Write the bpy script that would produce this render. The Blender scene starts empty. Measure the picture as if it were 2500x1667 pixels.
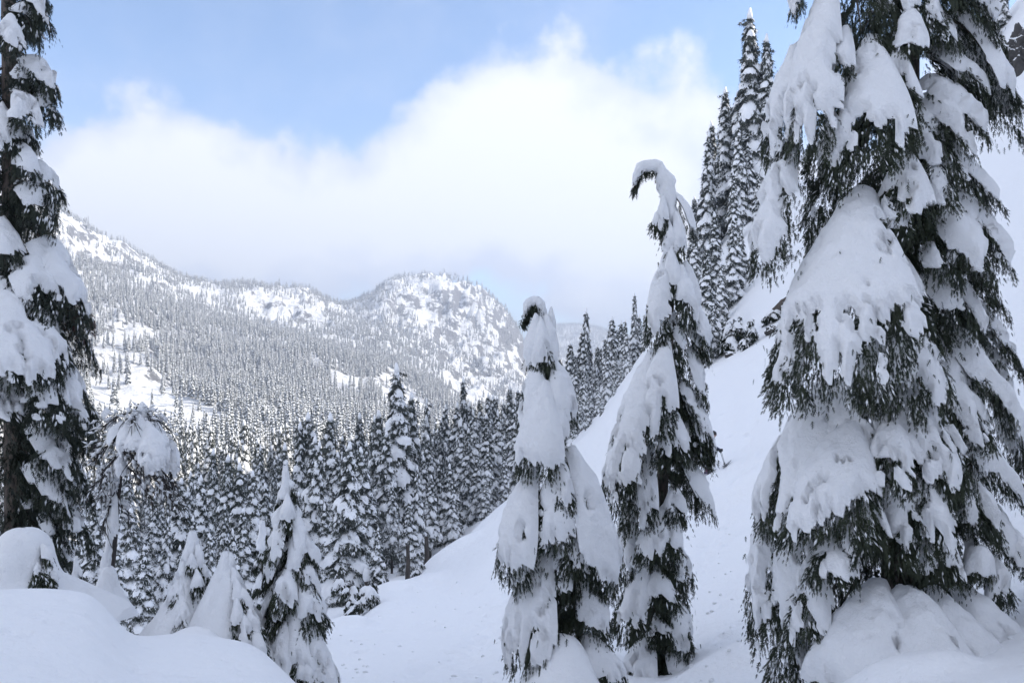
import bpy, math, random
import numpy as np
from mathutils import Vector

# ------------------------------------------------------------------ camera, light, sky
sc = bpy.context.scene
C = sc.collection
F = 1944.0                      # focal length in photo pixels (2500 px wide)
PITCH = math.atan((930 - 833.5) / F)
cam_d = bpy.data.cameras.new('camera'); cam = bpy.data.objects.new('camera', cam_d)
C.objects.link(cam); sc.camera = cam
cam_d.sensor_width = 36; cam_d.lens = F / 2500 * 36
cam_d.clip_start = 0.05; cam_d.clip_end = 30000
cam.rotation_euler = (math.pi / 2 + PITCH, 0, 0)

SUN_AZ, SUN_EL = math.radians(82), math.radians(29)   # azimuth from +Y towards +X
EXPOSURE = 2.1
sun_d = bpy.data.lights.new('sun', 'SUN'); sun = bpy.data.objects.new('sun', sun_d); C.objects.link(sun)
sun_d.energy = 2.0; sun_d.angle = math.radians(0.53); sun_d.color = (1, .93, .82)
sv = Vector((math.sin(SUN_AZ) * math.cos(SUN_EL), math.cos(SUN_AZ) * math.cos(SUN_EL), math.sin(SUN_EL)))
sun.rotation_euler = sv.to_track_quat('Z', 'Y').to_euler()
sc.view_settings.view_transform = 'Standard'; sc.view_settings.look = 'None'
sc.view_settings.exposure = EXPOSURE; sc.view_settings.gamma = 1; sc.view_settings.use_curve_mapping = False
try:
    cy = sc.cycles
    cy.max_bounces = 8; cy.diffuse_bounces = 6; cy.glossy_bounces = 1; cy.transmission_bounces = 1
    cy.volume_bounces = 0; cy.transparent_max_bounces = 4; cy.caustics_reflective = False; cy.caustics_refractive = False
    cy.use_denoising = True
except Exception:
    pass

def node_math(nt, op, a, b=None, c=None, clamp=False):
    n = nt.nodes.new('ShaderNodeMath'); n.operation = op; n.use_clamp = clamp
    for i, v in enumerate((a, b, c)):
        if v is None: continue
        if isinstance(v, (int, float)): n.inputs[i].default_value = v
        else: nt.links.new(v, n.inputs[i])
    return n.outputs[0]

def smooth(nt, x, lo, hi):
    n = nt.nodes.new('ShaderNodeMapRange'); n.interpolation_type = 'SMOOTHSTEP'
    n.inputs['From Min'].default_value = lo; n.inputs['From Max'].default_value = hi
    nt.links.new(x, n.inputs['Value']); return n.outputs['Result']

def mixcol(nt, fac, a, b):
    n = nt.nodes.new('ShaderNodeMix'); n.data_type = 'RGBA'
    for k, v in ((0, fac), (6, a), (7, b)):
        if isinstance(v, (int, float)): n.inputs[k].default_value = v
        elif isinstance(v, tuple): n.inputs[k].default_value = v
        else: nt.links.new(v, n.inputs[k])
    return n.outputs[2]

def noise(nt, vec, scale, detail=4, rough=.55, lac=2.0):
    n = nt.nodes.new('ShaderNodeTexNoise'); n.inputs['Scale'].default_value = scale
    n.inputs['Detail'].default_value = detail; n.inputs['Roughness'].default_value = rough
    n.inputs['Lacunarity'].default_value = lac
    if vec is not None: nt.links.new(vec, n.inputs['Vector'])
    return n.outputs['Fac']

SKY = 0.071
world = bpy.data.worlds.new('World'); sc.world = world; world.use_nodes = True
nt = world.node_tree; nt.nodes.clear()
out = nt.nodes.new('ShaderNodeOutputWorld'); bg = nt.nodes.new('ShaderNodeBackground')
nt.links.new(bg.outputs[0], out.inputs[0]); bg.inputs[1].default_value = SKY
sky = nt.nodes.new('ShaderNodeTexSky'); sky.sky_type = 'NISHITA'; sky.sun_disc = False
sky.sun_elevation = SUN_EL; sky.sun_rotation = SUN_AZ; sky.altitude = 2000; sky.air_density = 1.0; sky.dust_density = 0.0; sky.ozone_density = 1.6
tc = nt.nodes.new('ShaderNodeTexCoord'); sep = nt.nodes.new('ShaderNodeSeparateXYZ')
nt.links.new(tc.outputs['Generated'], sep.inputs[0])
az_n = node_math(nt, 'ARCTAN2', sep.outputs[0], sep.outputs[1])
el_n = node_math(nt, 'ARCSINE', sep.outputs[2])
nz = noise(nt, tc.outputs['Generated'], 7.5, 10, .58)
nz2 = noise(nt, tc.outputs['Generated'], 22.0, 6, .6)
def pix_dir(px, py):
    px = np.asarray(px, float); py = np.asarray(py, float)
    x = (px - 1250) / F; yc = -(py - 833.5) / F
    return x, math.cos(PITCH) - yc * math.sin(PITCH), math.sin(PITCH) + yc * math.cos(PITCH)
def pix_azel(px, py):
    x, y, z = pix_dir(px, py); return np.arctan2(x, y), z / np.hypot(x, y)
# cumulus clouds: (photo x, y, half width, half height, weight)
lobes = [(1230, 430, 300, 175, 1.05), (1420, 400, 170, 190, .9), (1090, 330, 130, 110, .75), (1265, 270, 110, 80, .75), (1450, 270, 80, 90, .6), (480, 470, 270, 120, .9), (440, 370, 80, 70, .5), (240, 450, 130, 90, .7),
         (720, 520, 300, 110, .85), (1410, 88, 62, 50, .55), (1640, 240, 110, 130, .42), (1230, 60, 80, 60, .38), (390, 215, 90, 50, .36),
         (1850, 520, 300, 210, .6), (960, 600, 700, 130, .9), (1720, 600, 330, 120, .5), (150, 620, 420, 130, .7), (1480, 760, 200, 50, .5), (-500, 420, 330, 190, .8), (3000, 300, 500, 260, .8), (3900, -50, 420, 260, .7)]
dens = None
for px, py, hw, hh, w in lobes:
    a, t = pix_azel(px, py); e = math.atan(t)
    da = node_math(nt, 'MULTIPLY', node_math(nt, 'SUBTRACT', az_n, float(a)), F / hw)
    de = node_math(nt, 'MULTIPLY', node_math(nt, 'SUBTRACT', el_n, e), F / hh)
    q = node_math(nt, 'ADD', node_math(nt, 'MULTIPLY', da, da), node_math(nt, 'MULTIPLY', de, de))
    l = node_math(nt, 'MULTIPLY', node_math(nt, 'POWER', 2.718, node_math(nt, 'MULTIPLY', q, -0.75)), w)
    dens = l if dens is None else node_math(nt, 'ADD', dens, l)
# unseen cloud away from the named ones, its cover raised to brighten the shade
away = node_math(nt, 'MAXIMUM', smooth(nt, node_math(nt, 'ABSOLUTE', node_math(nt, 'SUBTRACT', az_n, 0.05)), .8, 1.2), smooth(nt, el_n, .55, .85))
dens = node_math(nt, 'ADD', dens, node_math(nt, 'MULTIPLY', away, smooth(nt, noise(nt, tc.outputs['Generated'], 1.7, 3), .30, .48)))
d2 = node_math(nt, 'ADD', dens, node_math(nt, 'MULTIPLY', node_math(nt, 'SUBTRACT', nz, .56), 2.5))
d2 = node_math(nt, 'ADD', d2, node_math(nt, 'MULTIPLY', node_math(nt, 'SUBTRACT', nz2, .5), .45))
veil = node_math(nt, 'MULTIPLY', smooth(nt, noise(nt, tc.outputs['Generated'], 3.1, 7, .62), .46, .78), .42)
alpha = node_math(nt, 'MULTIPLY', node_math(nt, 'MAXIMUM', smooth(nt, d2, .26, .80), veil), .95)
body = smooth(nt, node_math(nt, 'ADD', d2, node_math(nt, 'MULTIPLY', node_math(nt, 'SUBTRACT', nz, .5), 1.6)), .45, 1.5)
ccol = mixcol(nt, body, (3.0, 3.22, 3.9, 1), (4.05, 4.12, 4.35, 1))
fin = mixcol(nt, alpha, sky.outputs[0], ccol)
nt.links.new(fin, bg.inputs[0])
# ------------------------------------------------------------------ numpy helpers
def _hash(i, j, k):
    i, j, k = np.atleast_1d(i), np.atleast_1d(j), np.atleast_1d(k)
    h = (i.astype(np.uint32) * np.uint32(374761393) + j.astype(np.uint32) * np.uint32(668265263) + k.astype(np.uint32) * np.uint32(2147483647 - 58))
    h = (h ^ (h >> np.uint32(13))) * np.uint32(1274126177)
    h = (h ^ (h >> np.uint32(16))) * np.uint32(2246822519)
    return ((h ^ (h >> np.uint32(15))) & np.uint32(0xFFFFFF)).astype(np.float64) / 16777215.0
def vn(x, y, z=0.0):
    x, y, z = np.broadcast_arrays(np.asarray(x, float), np.asarray(y, float), np.asarray(z, float)); shp = x.shape
    x, y, z = x.ravel(), y.ravel(), z.ravel()
    xi, yi, zi = np.floor(x), np.floor(y), np.floor(z)
    fx, fy, fz = x - xi, y - yi, z - zi
    fx, fy, fz = [f * f * f * (f * (f * 6 - 15) + 10) for f in (fx, fy, fz)]
    i, j, k = xi.astype(np.int64), yi.astype(np.int64), zi.astype(np.int64)
    r = 0
    for a in (0, 1):
        for b in (0, 1):
            for c in (0, 1):
                w = (fx if a else 1 - fx) * (fy if b else 1 - fy) * (fz if c else 1 - fz)
                r = r + w * _hash(i + a, j + b, k + c)
    return r.reshape(shp)
def fbm(x, y, z=0.0, oct=4, gain=.5):
    s = 0; a = 1; n = 0; f = 1.0
    for o in range(oct):
        s = s + a * vn(np.asarray(x) * f + 17.3 * o, np.asarray(y) * f - 9.1 * o, np.asarray(z) * f + 5.7 * o); n += a; a *= gain; f *= 2.03
    return s / n
def sst(a, b, x):
    t = np.clip((x - a) / (b - a), 0, 1); return t * t * (3 - 2 * t)
def pchip(xk, yk, x):
    xk = np.asarray(xk, float); yk = np.asarray(yk, float); h = np.diff(xk); d = np.diff(yk) / h
    m = np.zeros_like(yk); m[0] = d[0]; m[-1] = d[-1]
    for i in range(1, len(xk) - 1):
        if d[i - 1] * d[i] > 0:
            w1 = 2 * h[i] + h[i - 1]; w2 = h[i] + 2 * h[i - 1]
            m[i] = (w1 + w2) / (w1 / d[i - 1] + w2 / d[i])
    i = np.clip(np.searchsorted(xk, x) - 1, 0, len(h) - 1)
    t = np.clip((x - xk[i]) / h[i], 0, 1)
    return ((1 + 2 * t) * (1 - t) ** 2) * yk[i] + t * (1 - t) ** 2 * h[i] * m[i] + t * t * (3 - 2 * t) * yk[i + 1] + t * t * (t - 1) * h[i] * m[i + 1]

def mk(name, V, Fc, mats, mi=None, parent=None, smooth_=True, loc=None):
    """one mesh object from numpy vertices and triangles"""
    V = np.asarray(V, np.float32).reshape(-1, 3); Fc = np.asarray(Fc, np.int32).reshape(-1, 3)
    if loc is not None: V = V - np.asarray(loc, np.float32)
    me = bpy.data.meshes.new(name)
    me.vertices.add(len(V)); me.vertices.foreach_set('co', V.ravel())
    me.loops.add(Fc.size); me.loops.foreach_set('vertex_index', Fc.ravel())
    me.polygons.add(len(Fc)); me.polygons.foreach_set('loop_start', np.arange(0, Fc.size, 3, dtype=np.int32))
    me.polygons.foreach_set('use_smooth', np.full(len(Fc), smooth_, bool))
    for m in (mats if isinstance(mats, (list, tuple)) else [mats]): me.materials.append(m)
    if mi is not None: me.polygons.foreach_set('material_index', np.asarray(mi, np.int32))
    me.update(calc_edges=True)
    o = bpy.data.objects.new(name, me); C.objects.link(o)
    if parent is not None: o.parent = parent
    elif loc is not None: o.location = loc
    return o
def tag(o, label=None, cat=None, group=None, kind=None):
    for k, v in (('label', label), ('category', cat), ('group', group), ('kind', kind)):
        if v: o[k] = v
    return o
def empty(name, loc, label, cat, group=None):
    o = bpy.data.objects.new(name, None); C.objects.link(o); o.location = loc; o.empty_display_size = .2
    return tag(o, label, cat, group)
class Acc:
    def __init__(s): s.v = []; s.f = []; s.m = []; s.n = 0
    def add(s, V, Fc, m=0):
        if len(Fc) == 0: return
        s.v.append(np.asarray(V, float).reshape(-1, 3)); s.f.append(np.asarray(Fc, np.int64).reshape(-1, 3) + s.n)
        s.m.append(np.full(len(s.f[-1]), m)); s.n += len(s.v[-1])
    def build(s, name, mats, parent=None, loc=None, smooth_=True):
        if not s.v: return None
        return mk(name, np.concatenate(s.v), np.concatenate(s.f), mats, np.concatenate(s.m), parent, smooth_, loc)
def grid_faces(nu, nv, wrap=False):
    i = np.arange(nu - 1)[:, None]; j = np.arange(nv if wrap else nv - 1)[None, :]
    a = i * nv + j; b = i * nv + (j + 1) % nv; c = (i + 1) * nv + (j + 1) % nv; d = (i + 1) * nv + j
    return np.concatenate([np.stack([a, b, c], -1).reshape(-1, 3), np.stack([a, c, d], -1).reshape(-1, 3)])
def tube(pts, rad, ns=8, jit=0, seed=0):
    pts = np.asarray(pts, float); rad = np.broadcast_to(np.asarray(rad, float), (len(pts),))
    T = np.gradient(pts, axis=0); T /= np.linalg.norm(T, axis=1)[:, None] + 1e-9
    up = np.array([0.31, .83, .2]) if abs(T[0][2]) > .7 else np.array([0, 0, 1.])
    A = np.cross(T, up); A /= np.linalg.norm(A, axis=1)[:, None] + 1e-9; B = np.cross(T, A)
    th = np.arange(ns) * 2 * math.pi / ns
    R = rad[:, None] * np.ones(ns)
    if jit: R = R * (1 + jit * (vn(np.arange(len(pts))[:, None] * .9, th[None, :] * 2.1, seed) - .5) * 2)
    V = pts[:, None] + R[..., None] * (np.cos(th)[None, :, None] * A[:, None] + np.sin(th)[None, :, None] * B[:, None])
    Fc = grid_faces(len(pts), ns, True); V = V.reshape(-1, 3)
    c = len(V); V = np.vstack([V, pts[0], pts[-1]])
    k = np.arange(ns); e = (len(pts) - 1) * ns
    Fc = np.vstack([Fc, np.stack([np.full(ns, c), (k + 1) % ns, k], -1), np.stack([np.full(ns, c + 1), e + k, e + (k + 1) % ns], -1)])
    return V, Fc
def smoothline(pts, n):
    pts = np.asarray(pts, float); s = np.concatenate([[0], np.cumsum(np.linalg.norm(np.diff(pts, axis=0), axis=1))])
    u = np.linspace(0, s[-1], n); return np.stack([pchip(s, pts[:, k], u) for k in range(3)], -1)
def P(px, py, depth):
    """the place at a given distance (m along the view) that the photograph shows at px, py"""
    x, y, z = pix_dir(px, py); return np.array([x / y * depth, depth, z / y * depth])

# ------------------------------------------------------------------ materials
def newmat(name):
    m = bpy.data.materials.new(name); m.use_nodes = True; t = m.node_tree; b = t.nodes['Principled BSDF']
    return m, t, b
def obj_coord(t):
    n = t.nodes.new('ShaderNodeTexCoord'); return n.outputs['Object']
def geo(t): return t.nodes.new('ShaderNodeNewGeometry')
def bump(t, b, h, strength, dist):
    n = t.nodes.new('ShaderNodeBump'); n.inputs['Strength'].default_value = strength; n.inputs['Distance'].default_value = dist
    t.links.new(h, n.inputs['Height']); t.links.new(n.outputs[0], b.inputs['Normal'])
SNOWC = (.91, .92, .935, 1)
def snow_mat(name, scale, dist, strength=.6, fine=8.0):
    m, t, b = newmat(name); b.inputs['Base Color'].default_value = SNOWC
    b.inputs['Roughness'].default_value = .75; b.inputs['Specular IOR Level'].default_value = .15
    g = geo(t); h = noise(t, g.outputs['Position'], scale, 5, .6)
    h2 = noise(t, g.outputs['Position'], scale * fine, 3, .6)
    bump(t, b, node_math(t, 'ADD', h, node_math(t, 'MULTIPLY', h2, .35)), strength, dist)
    return m
M_snow = snow_mat('clumped_snow', 13.0, .06, .8)
M_snow_far = snow_mat('forest_snow', 1.2, .25, .4)
def foliage_mat(name, c1, c2, scale):
    m, t, b = newmat(name); g = geo(t)
    n = noise(t, g.outputs['Position'], scale, 3)
    t.links.new(mixcol(t, smooth(t, n, .35, .65), c1, c2), b.inputs['Base Color'])
    b.inputs['Roughness'].default_value = .6; b.inputs['Specular IOR Level'].default_value = .25
    return m
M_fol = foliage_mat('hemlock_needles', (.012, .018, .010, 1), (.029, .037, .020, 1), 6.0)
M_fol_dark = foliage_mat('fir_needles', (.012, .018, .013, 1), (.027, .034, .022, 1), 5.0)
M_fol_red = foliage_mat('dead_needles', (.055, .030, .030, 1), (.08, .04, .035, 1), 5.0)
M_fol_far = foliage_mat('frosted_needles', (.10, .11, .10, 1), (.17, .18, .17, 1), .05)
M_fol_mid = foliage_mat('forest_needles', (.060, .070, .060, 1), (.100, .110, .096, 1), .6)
def bark_mat(name, c1, c2, scale):
    m, t, b = newmat(name); g = geo(t)
    mp = t.nodes.new('ShaderNodeMapping'); mp.inputs['Scale'].default_value = (1, 1, .22); t.links.new(g.outputs['Position'], mp.inputs[0])
    n = noise(t, mp.outputs[0], scale, 5, .65)
    t.links.new(mixcol(t, smooth(t, n, .35, .65), c1, c2), b.inputs['Base Color']); b.inputs['Roughness'].default_value = .85
    bump(t, b, n, .8, .02); return m
M_bark = bark_mat('bark', (.045, .036, .030, 1), (.12, .095, .078, 1), 22.0)
M_twig = bark_mat('dead_twigs', (.022, .019, .018, 1), (.05, .043, .040, 1), 30.0)
M_bark_far = bark_mat('forest_bark', (.035, .03, .028, 1), (.08, .068, .06, 1), 2.0)
def plain(name, col, rough=.5, metal=0.0, var=.25, scale=30.0):
    m, t, b = newmat(name); n = noise(t, obj_coord(t), scale, 3)
    d = tuple(c * (1 - var) for c in col[:3]) + (1,)
    t.links.new(mixcol(t, n, d, tuple(col[:3]) + (1,)), b.inputs['Base Color']); b.inputs['Roughness'].default_value = rough; b.inputs['Metallic'].default_value = metal
    return m
# ------------------------------------------------------------------ terrain: one sheet of ground
# each column: compass direction (a photo column, or degrees) and (distance m, photo row) or (distance, slope to eye)
def R(r, row): return (r, row)
near = [(1.5, -1.13), (3.0, -.57)]
COLS = []
def colp(px, lst):
    a = float(pix_azel(px, 930)[0]); COLS.append((a, near + [(r, float(pix_azel(px, row)[1])) for r, row in lst]))
def cola(deg, lst): COLS.append((math.radians(deg), near + lst))
END = [(4500, 900), (7000, 940)]
colp(-500, [(5, 1600), (8, 1440), (12, 1480), (20, 1520), (40, 1440), (80, 1300), (150, 1180), (300, 1080), (450, 1000), (700, 860), (1200, 700), (1800, 540), (2200, 510), (3000, 640), (7000, 940)])
colp(0, [(5, 1660), (8.3, 1445), (11, 1500), (18, 1580), (35, 1520), (60, 1450), (100, 1390), (200, 1230), (330, 1120), (450, 1050), (600, 990), (850, 860), (1200, 720), (1600, 560), (1900, 470), (2800, 600), (7000, 940)])
colp(130, [(5, 1670), (8.3, 1440), (11, 1500), (18, 1600), (35, 1540), (60, 1470), (100, 1400), (200, 1250), (330, 1140), (450, 1070), (600, 1010), (850, 890), (1200, 770), (1600, 620), (1950, 527), (2800, 650), (7000, 940)])
colp(230, [(5, 1690), (8.3, 1450), (10.5, 1520), (18, 1620), (35, 1560), (60, 1480), (100, 1410), (200, 1260), (330, 1150), (450, 1090), (600, 1040), (800, 930), (1000, 870), (1400, 730), (1700, 650), (2050, 580), (2800, 690), (7000, 940)])
colp(350, [(5, 1720), (8.3, 1556), (10.5, 1620), (18, 1680), (35, 1590), (60, 1490), (100, 1410), (200, 1270), (330, 1170), (450, 1105), (600, 1060), (720, 1000), (900, 910), (1300, 790), (1700, 700), (2100, 642), (3000, 750), (7000, 940)])
colp(470, [(5, 1730), (8.6, 1548), (10.5, 1610), (18, 1680), (35, 1590), (60, 1490), (100, 1410), (200, 1280), (330, 1180), (450, 1115), (600, 1065), (800, 985), (1000, 930), (1400, 810), (1800, 740), (2150, 690), (3000, 740), (7000, 940)])
colp(620, [(5, 1750), (8.0, 1572), (9.5, 1640), (14, 1720), (20, 1690), (35, 1580), (60, 1490), (100, 1400), (200, 1280), (330, 1180), (450, 1115), (600, 1060), (800, 990), (1000, 925), (1400, 830), (1800, 770), (2150, 706), (3000, 760), (7000, 940)])
colp(740, [(4.6, 1790), (7.5, 1672), (9.5, 1720), (14, 1700), (20, 1650), (30, 1560), (36, 1572), (50, 1498), (70, 1450), (110, 1390), (200, 1270), (330, 1180), (450, 1115), (600, 1060), (800, 995), (1000, 935), (1400, 850), (1800, 800), (2150, 722), (3000, 780), (7000, 940)])
colp(840, [(4.6, 1850), (7.5, 1770), (14, 1680), (20, 1610), (30, 1535), (36, 1545), (50, 1482), (70, 1440), (110, 1380), (200, 1270), (330, 1180), (450, 1115), (600, 1060), (800, 1005), (1000, 955), (1400, 880), (1900, 800), (2300, 755), (3000, 790), (7000, 940)])
colp(960, [(4.6, 1860), (7.5, 1780), (14, 1672), (20, 1595), (30, 1522), (48, 1440), (56, 1458), (80, 1404), (110, 1370), (200, 1270), (330, 1180), (500, 1105), (700, 1045), (1000, 975), (1400, 905), (1900, 820), (2400, 692), (3000, 760), (7000, 940)])
colp(1060, [(4.6, 1860), (7.5, 1780), (14, 1670), (20, 1590), (30, 1500), (45, 1440), (62, 1375), (72, 1390), (110, 1335), (200, 1250), (330, 1170), (500, 1110), (800, 1045), (1200, 990), (1600, 930), (2000, 840), (2450, 682), (3000, 760), (7000, 940)])
colp(1180, [(4.6, 1850), (7.5, 1770), (14, 1670), (20, 1580), (30, 1470), (45, 1375), (75, 1268), (86, 1276), (120, 1244), (200, 1190), (330, 1130), (500, 1090), (800, 1050), (1200, 1030), (1700, 960), (2050, 880), (2450, 722), (3000, 790), (7000, 940)])
colp(1270, [(4.6, 1840), (7.5, 1760), (13, 1680), (20, 1540), (30, 1420), (45, 1320), (80, 1190), (92, 1195), (130, 1170), (200, 1140), (330, 1100), (500, 1080), (800, 1045), (1200, 1020), (1800, 960), (2200, 890), (2480, 818), (3000, 850), (7000, 940)])
colp(1320, [(4.6, 1840), (7.5, 1760), (13, 1680), (20, 1530), (30, 1400), (45, 1290), (85, 1150), (97, 1155), (140, 1130), (200, 1110), (330, 1080), (500, 1065), (800, 1035), (1200, 1010), (1800, 970), (2500, 930), (3400, 870), (4500, 800), (7000, 900)])
colp(1420, [(4.6, 1830), (7.5, 1750), (13, 1690), (16, 1610), (22, 1450), (34, 1280), (50, 1180), (85, 1070), (98, 1072), (140, 1050), (200, 1045), (330, 1040), (500, 1035), (800, 1020), (1200, 1000), (1800, 970), (2500, 930), (3400, 870), (4500, 795), (7000, 900)])
colp(1520, [(4.6, 1830), (7.5, 1750), (13, 1680), (16, 1640), (22, 1420), (34, 1230), (50, 1100), (85, 965), (110, 930), (140, 950), (200, 990), (330, 1015), (500, 1020), (1200, 1000), (2500, 930), (4500, 822), (7000, 900)])
colp(1620, [(4.6, 1830), (7.5, 1750), (13, 1690), (16, 1650), (22, 1400), (34, 1185), (60, 1000), (90, 870), (120, 790), (145, 800), (200, 870), (330, 960), (500, 1000), (1200, 990), (2500, 930), (4500, 850), (7000, 900)])
colp(1720, [(4.6, 1820), (7.5, 1740), (12, 1690), (16, 1600), (22, 1390), (34, 1152), (60, 940), (80, 850), (105, 740), (135, 640), (160, 640), (220, 720), (330, 880), (500, 980), (1200, 990), (2500, 930), (7000, 930)])
colp(1830, [(4.6, 1800), (7.5, 1730), (12, 1660), (16, 1560), (24, 1300), (34, 1110), (50, 950), (68, 830), (80, 740), (100, 620), (135, 510), (165, 480), (220, 560), (330, 800), (500, 960), (1200, 990), (2500, 930), (7000, 930)])
colp(2100, [(4.6, 1780), (7.5, 1680), (10, 1600), (16, 1380), (25, 1130), (34, 960), (60, 720), (100, 480), (135, 395), (160, 410), (200, 560), (330, 800), (500, 930), (1200, 980), (2500, 930), (7000, 930)])
colp(2500, [(4.6, 1750), (7.5, 1620), (10, 1480), (14, 1280), (20, 1040), (34, 740), (60, 480), (95, 300), (115, 215), (130, 110), (145, 10), (160, 20), (185, 250), (230, 600), (330, 800), (500, 920), (1200, 960), (2500, 930), (7000, 930)])
cola(42, [(5, -.30), (9, -.12), (16, .06), (34, .22), (60, .36), (100, .46), (130, .60), (155, .64), (175, .55), (200, .30), (250, .06), (400, 0), (1200, 0), (7000, 0)])
cola(52, [(5, -.30), (9, -.10), (16, .10), (34, .28), (60, .40), (100, .52), (150, .70), (180, .70), (215, .5), (260, .2), (350, .02), (1200, 0), (7000, 0)])
cola(66, [(5, -.30), (9, -.08), (16, .12), (34, .30), (60, .44), (100, .56), (150, .76), (190, .76), (260, .55), (350, .25), (600, .02), (1200, 0), (7000, 0)])
cola(90, [(5, -.30), (9, -.08), (16, .12), (34, .30), (60, .46), (100, .60), (170, .78), (260, .60), (400, .3), (700, .08), (1200, .02), (7000, 0)])
cola(125, [(5, -.31), (9, -.12), (16, .08), (34, .25), (60, .40), (100, .54), (170, .70), (260, .5), (400, .3), (700, .08), (1200, .02), (7000, 0)])
cola(160, [(5, -.33), (9, -.16), (34, .06), (100, .22), (260, .28), (600, .15), (1200, .05), (7000, 0)])
cola(200, [(5, -.34), (9, -.2), (34, -.06), (100, .0), (260, .08), (600, .12), (1200, .1), (7000, 0)])
cola(250, [(5, -.34), (9, -.28), (20, -.32), (40, -.28), (100, -.24), (260, -.10), (600, .05), (1200, .14), (2200, .17), (7000, 0)])
cola(300, [(5, -.34), (8, -.27), (12, -.3), (40, -.28), (100, -.2), (260, -.1), (500, .02), (1200, .15), (2000, .19), (3000, .12), (7000, 0)])
COLS.sort(key=lambda c: c[0])
NA, NL = 2880, 700
L0, L1 = math.log(1.2), math.log(7000.)
lgrid = np.linspace(L0, L1, NL)
azk = np.array([c[0] for c in COLS]); prof = np.array([pchip(np.log([p[0] for p in c[1]]), [p[1] for p in c[1]], lgrid) for c in COLS])
azk = np.where(azk > math.pi, azk - 2 * math.pi, azk); o_ = np.argsort(azk); azk = azk[o_]; prof = prof[o_]
azk3 = np.concatenate([azk - 2 * math.pi, azk, azk + 2 * math.pi]); prof3 = np.vstack([prof, prof, prof])
agrid = np.linspace(-math.pi, math.pi, NA + 1)
def pchip_cols(xk, Y, x):
    h = np.diff(xk)[:, None]; d = np.diff(Y, axis=0) / h; m = np.zeros_like(Y)
    w1 = 2 * h[1:] + h[:-1]; w2 = h[1:] + 2 * h[:-1]
    ok = d[:-1] * d[1:] > 0
    with np.errstate(divide='ignore', invalid='ignore'):
        m[1:-1] = np.where(ok, (w1 + w2) / (w1 / d[:-1] + w2 / d[1:]), 0)
    i = np.clip(np.searchsorted(xk, x) - 1, 0, len(h) - 1); t = ((x - xk[i])[:, None] / h[i])
    return ((1 + 2 * t) * (1 - t) ** 2) * Y[i] + t * (1 - t) ** 2 * h[i] * m[i] + t * t * (3 - 2 * t) * Y[i + 1] + t * t * (t - 1) * h[i] * m[i + 1]
TAB = pchip_cols(azk3, prof3, agrid)
k_ = np.exp(-.5 * (np.arange(-9, 10) / 4.) ** 2); k_ /= k_.sum()      # soften the seams between columns (0.5 degrees)
TABw = np.vstack([TAB[-10:-1], TAB, TAB[1:10]])
TAB = sum(k_[q] * TABw[q:q + NA + 1] for q in range(19))
BUMPS = []          # local drifts: centre x, y, height, radius, radius y
def base_z(x, y):
    x = np.asarray(x, float); y = np.asarray(y, float)
    r = np.maximum(np.hypot(x, y), 1.21); az = np.arctan2(x, y)
    fa = (az + math.pi) / (2 * math.pi) * NA; fl = (np.log(np.minimum(r, 6990)) - L0) / (L1 - L0) * (NL - 1)
    i = np.clip(fa.astype(int), 0, NA - 1); j = np.clip(fl.astype(int), 0, NL - 2); a = fa - i; b = fl - j
    return r * ((1 - a) * ((1 - b) * TAB[i, j] + b * TAB[i, j + 1]) + a * ((1 - b) * TAB[i + 1, j] + b * TAB[i + 1, j + 1]))
TRACKS = [([(1120, 1640), (1190, 1540), (1290, 1440), (1360, 1360)], (17, 22, 31, 38)), ([(1020, 1660), (1120, 1580), (1240, 1460), (1390, 1310)], (15.5, 20, 29, 37)), ([(1560, 1290), (1660, 1190), (1728, 1160)], (26, 31, 33.6)), ([(1700, 1400), (1800, 1230), (1850, 1080), (1880, 960)], (22, 30, 40, 52))]
trk = [np.array([P(px, py, d)[:2] for (px, py), d in zip(*t)]) for t in TRACKS]
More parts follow.
